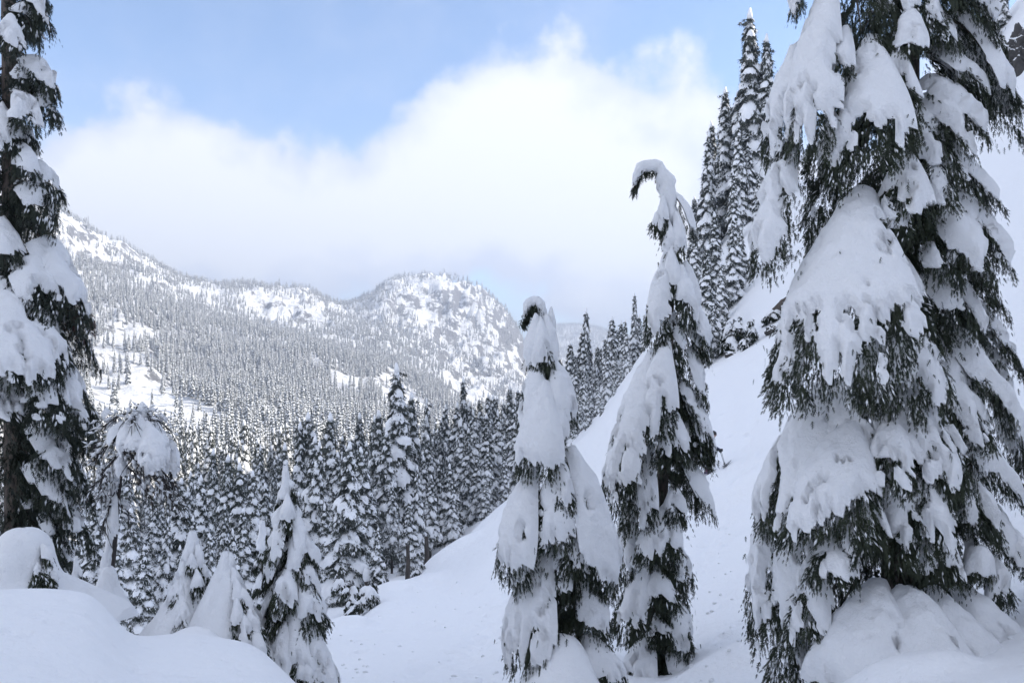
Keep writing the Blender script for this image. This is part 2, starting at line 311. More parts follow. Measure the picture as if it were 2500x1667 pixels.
def H(x, y):
    x = np.asarray(x, float); y = np.asarray(y, float); r = np.hypot(x, y); az = np.arctan2(x, y)
    z = base_z(x, y)
    # snow drifts near, crags far
    z = z + (fbm(x * .22, y * .22, 3.1, 3) - .5) * .26 * sst(5, 16, r) + (fbm(x * .05, y * .05, 1.1, 3) - .5) * (.5 * sst(25, 60, r) + 1.4 * sst(100, 180, r))
    z = z + (fbm(x * 1.1, y * 1.1, 7.3, 3) - .5) * .09 * sst(4, 12, r) * (1 - sst(60, 120, r))
    z = z - .10 * sst(.66, .84, fbm(x * 2.1, y * 2.1, 5.5, 2)) * sst(11, 16, r) * (1 - sst(60, 90, r)) - .035 * sst(.66, .8, fbm(x * 5, y * 5, 2.5, 2)) * sst(4, 6, r) * (1 - sst(14, 20, r))
    far = sst(300, 900, r)
    rid = 1 - np.abs(2 * fbm(x * .0075, y * .0075, 4.4, 5, .55) - 1)
    z = z + far * ((fbm(x * .004, y * .004, 9.2, 5, .55) - .5) * 34 + (rid - .75) * 46)
    dome = np.exp(-((az + .055) / .11) ** 2) * sst(1300, 1900, r) * (1 - sst(2700, 3200, r))
    rid2 = 1 - np.abs(2 * fbm(x * .021, y * .021, z * .012, 4, .6) - 1)
    z = z + dome * ((rid2 - .7) * 60 + (fbm(x * .05, y * .05, 1.7, 3) - .5) * 26)
    knoll = np.exp(-((az + .26) / .07) ** 2) * sst(1500, 1900, r) * (1 - sst(2300, 2700, r)) + .8 * np.exp(-((az + .50) / .1) ** 2) * sst(900, 1300, r)
    z = z + knoll * (rid2 - .7) * 42
    for bx, by, bh, ra, rb in BUMPS:
        q = ((x - bx) / ra) ** 2 + ((y - by) / rb) ** 2
        z = z + bh * np.exp(-q ** 1.7) * (q < 12)
    for t in trk:
        for a, b in zip(t[:-1], t[1:]):
            ab = b - a; L = ab @ ab; s = np.clip(((x - a[0]) * ab[0] + (y - a[1]) * ab[1]) / L, 0, 1)
            d = np.hypot(x - a[0] - s * ab[0], y - a[1] - s * ab[1])
            w = fbm(x * 2.2, y * 2.2, 2.2, 2)
            z = z - np.exp(-(d / .3) ** 2) * .20 * w * (r < 60)
    return z
def ground(px, r):
    """ground point under photo column px at distance r"""
    a = float(pix_azel(px, 930)[0]); x, y = math.sin(a) * r, math.cos(a) * r
    return np.array([x, y, float(H(x, y))])
def bump_at(px, r, h, ra, rb=None):
    a = float(pix_azel(px, 930)[0]); BUMPS.append((math.sin(a) * r, math.cos(a) * r, h, ra, rb or ra))
# drifts and pillows
bump_at(512, 9.1, .10, .3, .3)        # saddle between the two buried firs
bump_at(962, 47, .45, 1.8, 1.6); bump_at(1010, 50, .5, 1.8, 1.8); bump_at(850, 30.5, .45, 1.0, .9); bump_at(1090, 60, .6, 2.5, 2.5)
bump_at(1365, 12.4, .95, .55, .6); bump_at(2200, 7.8, .22, .55, .4)
bump_at(250, 9.8, .10, .3, .3)
bump_at(1900, 30, .5, 2.5, 1.2); bump_at(1850, 14, .35, 1.6, .8)

def build_ground():
    fine = np.radians(np.arange(-36, 38.01, .18)); step = np.radians(3.0)
    az = np.concatenate([fine, np.arange(fine[-1] + step * .4, fine[0] + 2 * math.pi - step * .3, step)])
    l = np.concatenate([np.linspace(math.log(1.3), math.log(60), 360), np.linspace(math.log(60), math.log(6600), 250)[1:]])
    r = np.exp(l); X = np.sin(az)[None] * r[:, None]; Y = np.cos(az)[None] * r[:, None]
    V = np.stack([X, Y, H(X, Y)], -1).reshape(-1, 3); Fc = grid_faces(len(r), len(az), True)
    c = len(V); V = np.vstack([V, [0, 0, V[:len(az), 2].mean()]]); k = np.arange(len(az))
    Fc = np.vstack([Fc, np.stack([np.full(len(az), c), (k + 1) % len(az), k], -1)])
    n = np.cross(V[Fc[0][1]] - V[Fc[0][0]], V[Fc[0][2]] - V[Fc[0][0]])
    if n[2] < 0: Fc = Fc[:, ::-1]
    m, t, b = newmat('snow_and_rock'); g = geo(t)
    sepn = t.nodes.new('ShaderNodeSeparateXYZ'); t.links.new(g.outputs['Normal'], sepn.inputs[0])
    ln = t.nodes.new('ShaderNodeVectorMath'); ln.operation = 'LENGTH'; t.links.new(g.outputs['Position'], ln.inputs[0])
    farm = smooth(t, ln.outputs['Value'], 350, 900)
    n1 = noise(t, g.outputs['Position'], .02, 8, .68); n2 = noise(t, g.outputs['Position'], .11, 6, .7)
    st = node_math(t, 'ADD', sepn.outputs[2], node_math(t, 'MULTIPLY', node_math(t, 'SUBTRACT', n1, .5), -1.5))
    st = node_math(t, 'ADD', st, node_math(t, 'MULTIPLY', node_math(t, 'SUBTRACT', n2, .5), -.7))
    rock = node_math(t, 'MULTIPLY', node_math(t, 'SUBTRACT', 1.0, smooth(t, st, .71, .83)), farm)
    rc = mixcol(t, n2, (.13, .13, .14, 1), (.24, .24, .25, 1))
    t.links.new(mixcol(t, rock, SNOWC, rc), b.inputs['Base Color'])
    b.inputs['Roughness'].default_value = .8; b.inputs['Specular IOR Level'].default_value = .12
    h1 = noise(t, g.outputs['Position'], 3.0, 8, .68); h2 = noise(t, g.outputs['Position'], .12, 7, .7)
    hh = node_math(t, 'ADD', node_math(t, 'MULTIPLY', h1, .10), node_math(t, 'MULTIPLY', node_math(t, 'MULTIPLY', h2, farm), 9.0))
    bump(t, b, hh, .9, 1.0)
    o = mk('snow_ground', V, Fc, m); tag(o, 'deep snow over the ski slope, valley and mountainsides', None, None, 'structure')
    return o

build_ground()
# ------------------------------------------------------------------ snow laden boughs
def nrm(a): return a / (np.linalg.norm(a, axis=-1, keepdims=True) + 1e-9)
class Bough:
    """a drooping conifer bough: spine from root to tip, half width W, arched across"""
    def __init__(s, root, tip, W, lift=.12, sag=.45, sheet=True, out=None):
        s.r = np.asarray(root, float); s.t = np.asarray(tip, float); s.W = W; s.sag = sag; s.sheet = sheet
        d = s.t - s.r; s.L = np.linalg.norm(d); h = d * [1, 1, 0]; hl = np.linalg.norm(h)
        hd = h / hl if hl > 1e-3 else np.array([0, -1., 0])
        if out is not None: hd = nrm(np.asarray(out, float) * [1, 1, 0])
        s.lat = np.array([-hd[1], hd[0], 0]); s.hd = hd
        s.c = s.r + h * .54 + hd * .03 * s.L + np.array([0, 0, d[2] * .34 + lift * s.L])
    def p(s, u):
        u = u[..., None]; return (1 - u) ** 2 * s.r + 2 * u * (1 - u) * s.c + u * u * s.t
    def tan(s, u):
        u = u[..., None]; return nrm(2 * (1 - u) * (s.c - s.r) + 2 * u * (s.t - s.c))
    def w(s, u):
        if s.sheet: return s.W * (.16 + .84 * sst(-.1, .85, u)) * (1 - .18 * sst(.85, 1.05, u))
        return s.W * (.25 + .75 * np.sin(np.pi * np.clip(.08 + .80 * u, 0, 1)) ** .8) * (1 - .4 * sst(.8, 1.05, u))
    def surf(s, u, v):
        T = s.tan(u); N = nrm(np.cross(T, np.broadcast_to(s.lat, T.shape))); N = N * np.where((N @ np.array([0, 0, 1.]) + .3 * (N @ s.hd)) < 0, -1, 1)[..., None]
        w = s.w(u)
        q = s.p(u) + s.lat * (w * v)[..., None] - (N * .75 + np.array([0, 0, .35])) * (s.sag * w * v * v)[..., None]
        return q, N, T, w

SPR = None
def sprays(pos, dirn, up, ln, wd, fan=True):
    """needle twigs: a slender axis with short needles tilted forward on both sides"""
    n = len(pos); dirn = nrm(dirn); side = nrm(np.cross(dirn, up)); up2 = np.cross(side, dirn)
    ln = ln[:, None]; wd = wd[:, None]; V = []
    def blade(d, l, w_, base):
        sd = nrm(np.cross(d, up2)) * w_
        V.append(np.stack([base - sd, base + sd, base + d * l], 1))
    blade(dirn, ln, wd * .55, pos)
    if fan:
        for k, f in enumerate((.08, .34, .60)):
            for s_ in (-1, 1):
                blade(nrm(dirn * .74 + side * .68 * s_ - up2 * .15), ln * (.46 - .34 * f), wd * .50, pos + dirn * ln * (f + .07 * s_))
    else:
        for s_ in (-1, 1): blade(nrm(dirn * .8 + side * .6 * s_), ln * .6, wd * .8, pos + dirn * ln * .2)
    K = len(V); V = np.stack(V, 1).reshape(-1, 3)
    return V, (np.arange(n * K)[:, None] * 3 + np.array([0, 1, 2]))
OCT_V = np.array([[0, 0, 0], [.45, 1, 0], [.45, 0, .8], [.45, -1, 0], [.45, 0, -.35], [1, 0, 0]], float)
OCT_F = np.array([[0, 2, 1], [0, 3, 2], [0, 4, 3], [0, 1, 4], [5, 1, 2], [5, 2, 3], [5, 3, 4], [5, 4, 1]])
def lumps(pos, dirn, up, ln, wd):
    """small caps of snow lying along twigs"""
    dirn = nrm(dirn); side = nrm(np.cross(dirn, up)); up2 = np.cross(side, dirn)
    V = pos[:, None] + dirn[:, None] * OCT_V[None, :, :1] * ln[:, None, None] + side[:, None] * OCT_V[None, :, 1:2] * wd[:, None, None] + up2[:, None] * OCT_V[None, :, 2:] * wd[:, None, None]
    return V.reshape(-1, 3), (OCT_F[None] + np.arange(len(pos))[:, None, None] * 6).reshape(-1, 3)

def bough_parts(b, rng, snow=.1, dens=700, sl=.1, cell=.035, ragged=.5, bits=.25, cover=1.0, limb=True, fan=True, feat=1.0, hang=.6, nmax=4000, start=.02, inner=0.0, fringe=1.0, strand=1):
    """returns (foliage Acc, snow Acc or None); feat scales the size of the gaps between the snow fingers"""
    fo = Acc(); sn = Acc(); seed = rng.uniform(0, 500)
    # ---- snow
    def ulim(v): return 1.03 - (.10 if b.sheet else .22) * np.abs(v) ** 2 - .34 * np.clip(fbm(v * b.W * 6.5 / feat, seed, 1.3, 2) - .36, 0, 1) * ragged
    def ulim_s(v): return ulim(v) - (.03 + .50 * np.clip(fbm(v * b.W * 13 / feat, seed + 5, 4.1, 2) - .36, 0, 1)) * ragged
    def thick(u, v):
        w = b.w(u)
        e = np.minimum(np.minimum((1 - np.abs(v)) * w / (snow * 1.1), (ulim_s(v) - u) * b.L / (snow * 1.6)), (u - start) * b.L / (snow * 1.2))
        e = np.clip(e, -.4, 1); t = np.where(e > 0, np.sqrt(np.clip(1 - (1 - e) ** 2, 0, 1)), e * .6)
        x, y = u * b.L / feat, v * w / feat
        lump = fbm(x * 2.2, y * 2.2, seed, 3)
        lump2 = fbm(x * 4.6, y * 4.6, seed + 77, 2); t = t * (.20 + 1.05 * lump + .55 * lump2)
        f = fbm(x * 2.6, y * 8.0 + fbm(x * 2, y * 2, seed + 7, 2) * 1.6, seed + 3, 3)
        f2 = fbm(x * 9, y * 9, seed + 31, 3)
        f = f * .82 + f2 * .18
        thr = .75 - (.36 * ragged) * sst(.32, 1.0, u) - .12 * ragged * sst(.55, 1, np.abs(v)) - (1 - cover) * .32
        hole = sst(thr - .05, thr + .05, f)
        return snow * (t - 1.7 * hole), hole
    if snow > 0:
        nu = int(np.clip(b.L / cell, 7, 110)); nv = int(np.clip(2 * b.W / cell, 5, 64))
        u = np.linspace(0, 1.03, nu)[:, None] * np.ones(nv); v = np.ones((nu, 1)) * np.linspace(-1.02, 1.02, nv)
        S, N, T, w = b.surf(u, v); t, hole = thick(u, v)
        D = nrm(N * .8 + np.array([0, 0, .45]))
        rel = (fbm(S[..., 0] * 11 / feat, S[..., 1] * 11 / feat, S[..., 2] * 11 / feat, 3) - .5) * .5
        top = S + D * (np.maximum(t, -.15 * snow) * (1 + rel))[..., None]; bot = S - D * (.18 * np.maximum(t, 0) - .02 * snow)[..., None]
        Fg = grid_faces(nu, nv); keep = (t.ravel()[Fg] > 0).any(1); Fg = Fg[keep]
        if len(Fg):
            n = nu * nv; used = np.unique(Fg); remap = np.full(n, -1); remap[used] = np.arange(len(used)); Fr = remap[Fg]
            tv = top.reshape(-1, 3)[used]; bv = bot.reshape(-1, 3)[used]
            # orientation
            a = np.cross(tv[Fr[:, 1]] - tv[Fr[:, 0]], tv[Fr[:, 2]] - tv[Fr[:, 0]]).sum(0)
            if a @ D.reshape(-1, 3).mean(0) < 0: Fr = Fr[:, ::-1]
            sn.add(np.vstack([tv, bv]), np.vstack([Fr, Fr[:, ::-1] + len(used)]))
    # ---- needles
    n = int(min(nmax, dens * 1.5 / strand ** .8 * b.L * 2 * max(b.W, .13 * b.L) + 40))
    uu = rng.uniform(0, 1, n) ** .60; vv = rng.uniform(-1, 1, n); vv = np.sign(vv) * np.abs(vv) ** .7 * (.96 if b.sheet else 1.02)
    if b.sheet and snow > 0: vv = vv * np.clip(1 - .55 * snow / b.w(uu), .5, 1)
    uu = uu * np.clip(ulim(vv), .3, 1.06) * rng.uniform(.97, 1.03, n)
    S, N, T, w = b.surf(uu, vv)
    if snow > 0: t, hole = thick(uu, vv); trel = t / snow
    else: trel = np.full(n, -1.)
    buried = trel > .05
    keep = np.where(buried, rng.random(n) < .4, (hole > .6) | (np.abs(vv) > .6) | (uu > .8) | (rng.random(n) < .4)) if snow > 0 else np.ones(n, bool)
    uu, vv, S, N, T, w, trel, buried = [q[keep] for q in (uu, vv, S, N, T, w, trel, buried)]; n = len(uu)
    depth = np.where(buried, sl * rng.uniform(.5, 2.2, n), rng.uniform(-.2, .6, n) * sl)
    rd = nrm(rng.normal(0, 1, (n, 3)))
    up = N * .8 + rd * .7
    cl = np.stack([fbm(S[:, 0] * 7 / feat + 11 * q, S[:, 1] * 7 / feat, S[:, 2] * 7 / feat, 2) - .5 for q in range(3)], 1) * 1.5
    d = T * rng.uniform(.5, 1, n)[:, None] + b.lat * (vv * rng.uniform(.3, .9, n))[:, None] + np.array([0, 0, -1.]) * (hang * rng.uniform(.3, 1.1, n) * (.5 + uu))[:, None] + cl + rng.normal(0, .16, (n, 3))
    d = np.where(buried[:, None], d - N * .35, d)
    pos = S - N * depth[:, None]
    ln = sl * rng.uniform(.7, 1.5, n); d = nrm(d)
    for k in range(strand):
        lk = ln * (1.0 - .18 * k) * rng.uniform(.85, 1.15, n); dk = d + rng.normal(0, .14, (n, 3)) - np.array([0, 0, .16 * k]) * hang
        fo.add(*sprays(pos + d * (ln * .62 * k)[:, None] - np.array([0, 0, 1.]) * (ln * .10 * k * k * hang)[:, None], dk, up, lk, lk * rng.uniform(.11, .16, n), fan), 0)
    if inner > 0:      # twigs on the shaded underside
        m = int(n * inner); k = rng.integers(0, n, m)
        p2 = S[k] - N[k] * (rng.uniform(.05, 1, m) * .22 * b.L)[:, None] - np.array([0, 0, 1.]) * (rng.uniform(0, .6, m) * sl)[:, None] + rng.normal(0, .2 * b.W, (m, 3)) * [1, 1, .3]
        fo.add(*sprays(p2, T[k] * .4 + rng.normal(0, .3, (m, 3)) + [0, 0, -1.], nrm(rng.normal(0, 1, (m, 3))), sl * rng.uniform(.8, 1.8, m), sl * rng.uniform(.11, .18, m), fan), 0)
    if fringe > 0:     # fingers of twigs hanging off the lower edge
        m = int(np.clip(b.W * 2 / (.50 * sl) * fringe, 4, 140)); v0 = rng.uniform(-.95, .95, m); u0 = np.clip(ulim(v0), .3, 1.05) * rng.uniform(.84, 1.0, m)
        S0, N0, T0, _ = b.surf(u0, v0); dd = nrm(T0 * rng.uniform(.4, 1, m)[:, None] + b.lat * (v0 * .35)[:, None] + np.array([0, 0, -1.]) * rng.uniform(.5, 1.3, m)[:, None] * hang + rng.normal(0, .16, (m, 3)))
        Ls = sl * rng.uniform(1.2, 4.2, m)
        for k in range(4):
            pk = S0 - N0 * (.15 * sl) + dd * (Ls * k / 4)[:, None] - np.array([0, 0, 1.]) * (Ls * (k / 4) ** 2 * .25)[:, None]
            lk = sl * (1.15 - .17 * k) * rng.uniform(.8, 1.15, m)
            fo.add(*sprays(pk, dd + rng.normal(0, .12, (m, 3)) - np.array([0, 0, .15 * k]), N0 + rng.normal(0, .5, (m, 3)), lk, lk * .14, fan), 0)
    if limb:
        us = np.linspace(0, .7, 7); pts = b.p(us) - b.surf(us, us * 0)[1] * .03 * b.L
        fo.add(*tube(pts, np.linspace(.022, .005, 7) * (b.L ** .6) * .8, 5), 1)
    if bits > 0 and snow > 0:
        sel = np.where((rng.random(n) < bits) & (uu > .2) & (depth < sl * .5) & (trel < .3))[0]
        if len(sel):
            m = len(sel); sn.add(*lumps(pos[sel] + N[sel] * .16 * sl + np.array([0, 0, .10 * sl]), d[sel], up[sel], sl * rng.uniform(.8, 1.7, m), sl * rng.uniform(.12, .24, m)), 0)
    return fo, sn

MATS_F = [M_fol, M_bark]
def trunk_part(root, pts, rad, mats=None, ns=12, n=26, jit=.12, name='trunk'):
    line = smoothline(pts, n); r = np.interp(np.linspace(0, 1, n), np.linspace(0, 1, len(rad)), rad)
    V, Fc = tube(line, r, ns, jit, 3.3); o = mk(name, V - np.array(root.location), Fc, mats or M_bark, parent=root); return o, line
def put_bough(root, b, rng, mats=None, msnow=None, fname='bough', **kw):
    fo, sn = bough_parts(b, rng, **kw); loc = np.array(root.location)
    fo.v = [v - loc for v in fo.v]; sn.v = [v - loc for v in sn.v]
    f = fo.build(fname, mats or MATS_F, root, smooth_=False)
    if sn.v: sn.build('snow_load', msnow or M_snow, f)
    return f
def ground_under(p): return np.array([p[0], p[1], float(H(p[0], p[1]))])

def px_tree(name, label, cat, depth, trunk_px, trunk_rad, specs, rng, radius, cell, sl, dens, mats=None, group=None, fill=14, base_px=None, snow=.1, extra=None, fillsl=1.3):
    """a tree standing at its distance; trunk and boughs given as places in its own vertical plane"""
    s = depth / F
    tp = [P(x, y, depth) for x, y in trunk_px]
    base = ground_under(tp[0]); root = empty(name, base, label, cat, group)
    if tp[0][2] > base[2]: tp = [base - [0, 0, .3]] + tp
    _, line = trunk_part(root, tp, trunk_rad, [mats[1]] if mats else None)
    zs = line[:, 2]
    def axis(z):
        k = np.argsort(zs); return np.array([np.interp(z, zs[k], line[k, 0]), np.interp(z, zs[k], line[k, 1])])
    zt = zs.max()
    for sp in specs:
        rx, ry, tx, ty, w, front = sp[:6]; o = sp[6] if len(sp) > 6 else {}
        R0 = P(rx, ry, depth); T0 = P(tx, ty, depth)
        ax0 = axis(R0[2]); ax1 = axis(T0[2])
        # front: how far the bough comes towards the viewer (m at the tip)
        root_front = o.get('rf', max(0, front) * .30)
        R1 = np.array(P(rx, ry, depth - root_front)); T1 = np.array(P(tx, ty, depth - front))
        out = None
        if abs(front) > .25 and abs(T1[0] - R1[0]) < abs(front) * .8: out = [T1[0] - ax1[0], -np.sign(front) * max(abs(front), .3), 0]
        b = Bough(R1, T1, w * s * .5 * (.92 if o.get('sheet', True) else .95), lift=o.get('lift', .10), sag=o.get('sag', .45), sheet=o.get('sheet', True), out=out)
        kw = dict(snow=snow * o.get('snow', 1.0), dens=dens * o.get('dens', 1), sl=sl, cell=cell, ragged=o.get('rag', .8), cover=o.get('cover', 1.0), hang=o.get('hang', .7), bits=o.get('bits', .16), inner=o.get('inner', .25), feat=o.get('feat', 1.0), start=o.get('start', .02), fringe=o.get('fringe', 1.0), strand=3)
        put_bough(root, b, rng, o.get('mats', mats), **kw)
        # a stub joining the bough to the trunk is part of the trunk line, hidden by needles
    # unladen inner boughs round the trunk
    zlo, zhi = min(zs.min() + .5, zt), zt
    for i in range(fill):
        z = zlo + (zhi - zlo) * ((i + rng.random()) / fill) * .93; a = rng.uniform(0, 2 * math.pi)
        ax = axis(z); rr = radius(z) * rng.uniform(.45, .75)
        r0 = np.array([ax[0], ax[1], z]); t0 = r0 + [math.cos(a) * rr, math.sin(a) * rr, -rr * rng.uniform(.7, 1.3)]
        put_bough(root, Bough(r0, t0, rr * .40, sheet=False), rng, mats, snow=0, dens=dens * .5, sl=sl * fillsl, bits=0, inner=.5, strand=2)
    return root, line, axis
# ------------------------------------------------------------------ the big hemlock on the right
rng = np.random.default_rng(11)
A = dict(sheet=False)
def arm(**k): d = dict(sheet=False, lift=.10, rag=.9, hang=1.0, inner=.55); d.update(k); return d
HERO = [
 (2040, -60, 1955, 400, 165, .95, dict(rag=.7)), (1965, 110, 1885, 390, 135, .55, dict(rag=.7)), (2130, 100, 2095, 420, 230, 1.25, dict(rag=.75, rf=.45)),
 (2185, 120, 2205, 345, 110, 1.25, dict(rag=1., rf=.5)), (2075, 75, 2045, 200, 70, 1.0), (2220, 35, 2222, 118, 85, 1.0, dict(rag=.4)), (2250, 20, 2340, 130, 90, .7, arm(snow=.6)),
 (1950, 335, 1850, 670, 150, .85, dict(rag=.8, inner=.5)), (2060, 340, 1985, 560, 120, .5, dict(cover=.35, rag=1)), (2110, 470, 2020, 960, 350, 1.75, dict(rag=.85, rf=.6, inner=.5)),
 (2060, 560, 1920, 990, 200, 1.35, dict(rag=.8, rf=.5)), (2215, 380, 2205, 530, 135, 1.15, dict(rag=.6, rf=.6)), (2190, 480, 2185, 590, 90, 1.2, dict(rag=1)),
 (2310, 30, 2480, 260, 190, .35, dict(rag=.6, snow=1.3)), (2330, 60, 2500, 340, 120, -.1, arm()), (2280, 140, 2450, 320, 90, .5, arm(cover=.6)), (2250, 200, 2420, 350, 95, .8, arm(cover=.6)), (2250, 240, 2385, 380, 80, .9, arm(cover=.8)),
 (2235, 280, 2330, 470, 90, 1.0, arm(cover=.5)), (2265, 360, 2460, 520, 80, .55, arm()), (2240, 400, 2315, 500, 80, 1.0, dict(rag=.5)), (2290, 470, 2490, 690, 120, .5, arm(snow=1.2)), (2270, 500, 2430, 690, 120, .95, arm(snow=1.1)),
 (2230, 560, 2340, 710, 85, 1.0, arm(cover=.55)), (2310, 720, 2515, 930, 110, .3, arm(snow=1.1, inner=.9)), (2190, 620, 2240, 860, 120, 1.2, dict(rag=.9, cover=.85)), (2120, 640, 2170, 800, 80, 1.3, dict(cover=.6, rag=1)),
 (2285, 760, 2400, 1200, 260, .55, dict(rag=.35, snow=1.2, inner=.1, bits=.1)), (2390, 840, 2510, 1190, 130, .1, dict(rag=.9)), (2330, 1000, 2400, 1260, 150, .9, dict(rag=1, cover=.8)),
 (2030, 930, 1900, 1300, 240, 1.15, dict(rag=.45)), (1950, 1000, 1850, 1570, 130, .75, dict(rag=.6)), (2000, 1150, 1895, 1580, 160, 1.1, dict(rag=.7)), (2110, 900, 2080, 1120, 290, 1.2, dict(rag=.3, snow=1.2)),
 (2100, 1020, 1985, 1330, 240, 1.7, dict(rag=.9, rf=.8)), (2160, 930, 2330, 1220, 130, 1.5, dict(rag=1, rf=.7)), (2180, 1000, 2170, 1240, 120, 1.75, dict(rag=1, rf=.9)), (2080, 1120, 2110, 1370, 120, 1.8, dict(rag=1, rf=.9)),
 (2010, 1330, 1955, 1580, 120, 1.55, dict(rag=1, rf=.9)), (2060, 1280, 2020, 1420, 130, 1.75, dict(rag=1, rf=1.)), (2180, 1240, 2190, 1380, 110, 1.7, dict(rag=1, cover=.7, rf=.9)), (2250, 1150, 2260, 1300, 130, 1.3, dict(rag=.6, rf=.6)),
 (2290, 1290, 2290, 1420, 120, 1.5, dict(rag=.9, rf=.8)), (2360, 1320, 2400, 1400, 90, 1.2, dict(rag=.4, snow=1.2)), (2400, 1360, 2460, 1470, 100, 1.1, dict(rag=.5, snow=1.2)), (2330, 1430, 2470, 1620, 170, 1.45, dict(rag=.7, snow=1.2, rf=.8)),
 (2440, 1280, 2510, 1380, 90, .8, dict(rag=.6)), (1960, 1480, 1900, 1680, 120, 1.2, dict(rag=.9)), (2330, 1180, 2430, 1330, 120, .9, arm(snow=0)), (2300, 1330, 2330, 1560, 130, 1.0, arm(snow=0)), (2420, 1480, 2490, 1690, 140, .9, arm(cover=.5)),
 (2195, 760, 2205, 1010, 240, 1.35, dict(rag=.8, rf=.7)), (2215, 930, 2250, 1190, 240, 1.45, dict(rag=.8, rf=.8)), (2200, 1090, 2215, 1350, 230, 1.55, dict(rag=.9, rf=.9)), (2230, 820, 2260, 1080, 200, .9, arm(snow=0)), (2210, 1000, 2230, 1280, 220, 1.0, arm(snow=0)), (2200, 1200, 2200, 1440, 240, 1.0, arm(snow=0)), (2050, 230, 1990, 480, 120, .4, arm(snow=0)), (2000, 500, 1990, 650, 110, .5, arm(snow=0)), (2080, -40, 2110, 170, 160, .7, arm(snow=0)), (2180, -60, 2240, 110, 160, .8, arm(cover=.4)), (2300, -60, 2440, 110, 130, .6, arm(snow=0)), (2360, -60, 2470, 170, 110, .3, arm(cover=.3)),
 (1955, -120, 1935, 40, 60, .5, dict()), (2240, 330, 2425, 510, 110, .7, arm(inner=.9)), (2250, 430, 2445, 610, 110, .6, arm(inner=.9)), (2260, 560, 2475, 790, 120, .5, arm(inner=.9)), (2250, 640, 2405, 840, 120, .9, arm(inner=.9)), (2280, 800, 2485, 1030, 120, .7, arm(inner=.9)), (2270, 900, 2425, 1110, 130, 1.0, arm(inner=.9)), (2300, 1020, 2505, 1240, 130, .6, arm(inner=.9)), (2280, 1120, 2445, 1320, 130, 1.0, arm(inner=.9)), (2360, 1200, 2515, 1390, 110, .7, arm(inner=.9)), (2260, 120, 2440, 260, 110, .6, arm(inner=.9)), (2150, 1430, 2090, 1680, 250, 1.95, dict(rag=.2, snow=1.6, rf=1.1, bits=.02)), (2210, 1440, 2260, 1690, 280, 2.05, dict(rag=.15, snow=1.6, rf=1.1, bits=.02)), (2260, 1450, 2390, 1690, 240, 1.8, dict(rag=.35, snow=1.5, rf=1.0)), (2120, 300, 2100, 520, 200, .7, arm(snow=0)), (2180, 420, 2150, 640, 200, .8, arm(snow=0)), (2200, 700, 2190, 900, 220, .7, arm(snow=0)), (2250, 250, 2280, 450, 160, .6, arm(snow=0)), (1960, 1250, 1950, 1430, 130, .8, arm(snow=0)), (2100, 1400, 1990, 1650, 190, .5, arm(snow=0)), (2070, 1340, 2010, 1560, 160, 1.0, arm(snow=0)),
]
hero, _, _ = px_tree('hemlock', 'big snow-laden hemlock filling the right edge, its top out of view', 'tree', 9.0,
    [(2195, 1690), (2200, 1300), (2205, 800), (2212, 200), (2215, -500)], [.21, .16, .10], HERO, rng, lambda z: 1.15, .034, .056, 1000, fill=40, snow=.10)
# ------------------------------------------------------------------ the tall bent hemlock left of it
T2 = [
 (1640, 470, 1705, 590, 40, .15, dict(rag=.8, snow=1.)), (1622, 480, 1612, 560, 40, .25, dict(cover=.6)), (1632, 540, 1640, 640, 50, .35, dict(cover=.8)), (1645, 520, 1668, 610, 40, .35), (1600, 520, 1608, 560, 30, .2, dict(cover=.7)),
 (1630, 620, 1592, 850, 80, .5), (1652, 640, 1690, 800, 70, .6), (1640, 600, 1640, 720, 55, .5, dict(cover=.7)), (1668, 640, 1712, 765, 32, .2, arm()), (1690, 735, 1735, 850, 70, .3), (1650, 760, 1640, 900, 80, .6, dict(cover=.7)),
 (1670, 800, 1735, 880, 50, .2, arm(cover=.5)), (1680, 850, 1730, 990, 60, .3, arm()), (1605, 850, 1480, 1250, 165, .75, dict(rag=.7)), (1630, 830, 1590, 1080, 115, 1.0, dict(rag=.7, rf=.4)), (1640, 990, 1640, 1130, 110, 1.0, dict(cover=.9)),
 (1670, 950, 1748, 1125, 90, .35, arm(inner=1.2)), (1590, 1080, 1545, 1310, 105, .9, dict(rag=.8)), (1575, 1000, 1510, 1200, 80, .6, dict(cover=.6, rag=1)), (1640, 1220, 1598, 1360, 120, 1.05, dict(rag=.7)), (1670, 1120, 1748, 1265, 80, .4, arm(inner=1)),
 (1640, 1185, 1655, 1270, 75, .9, dict(snow=1.2)), (1580, 1350, 1520, 1560, 110, .9, dict(rag=.8)), (1550, 1200, 1515, 1420, 90, .5, dict(rag=.9)), (1650, 1340, 1692, 1450, 80, .5, arm(cover=.7)), (1600, 1385, 1620, 1480, 100, 1.0, dict(rag=1, cover=.85)),
 (1650, 1470, 1682, 1620, 90, .6, arm()), (1600, 1500, 1620, 1560, 70, .8), (1620, 1300, 1570, 1450, 120, .6, arm(snow=0)), (1650, 1060, 1700, 1250, 110, .4, arm(snow=0)), (1640, 880, 1690, 1050, 100, .3, arm(snow=0)),
 (1640, 1400, 1670, 1560, 110, .5, arm(snow=0)), (1660, 930, 1748, 1100, 120, .2, arm(cover=.5, inner=1.6)), (1650, 1000, 1738, 1135, 130, .1, arm(cover=.3, inner=1.6)), (1600, 1450, 1560, 1620, 110, .5, arm(snow=0)), (1600, 1540, 1520, 1720, 140, .8), (1640, 1560, 1700, 1700, 100, .6, arm()),
]
rng = np.random.default_rng(21)
t2, line2, _ = px_tree('hemlock', 'tall hemlock with a top hooked over to the left, beside the skier', 'tree', 16.0,
    [(1600, 1690), (1605, 1400), (1625, 1050), (1640, 760), (1642, 600), (1632, 500), (1618, 445)], [.2, .17, .12, .06, .035, .02], T2, rng, lambda z: .2 + .10 * max(0, 4.3 - z), .055, .095, 480, fill=26, snow=.10)
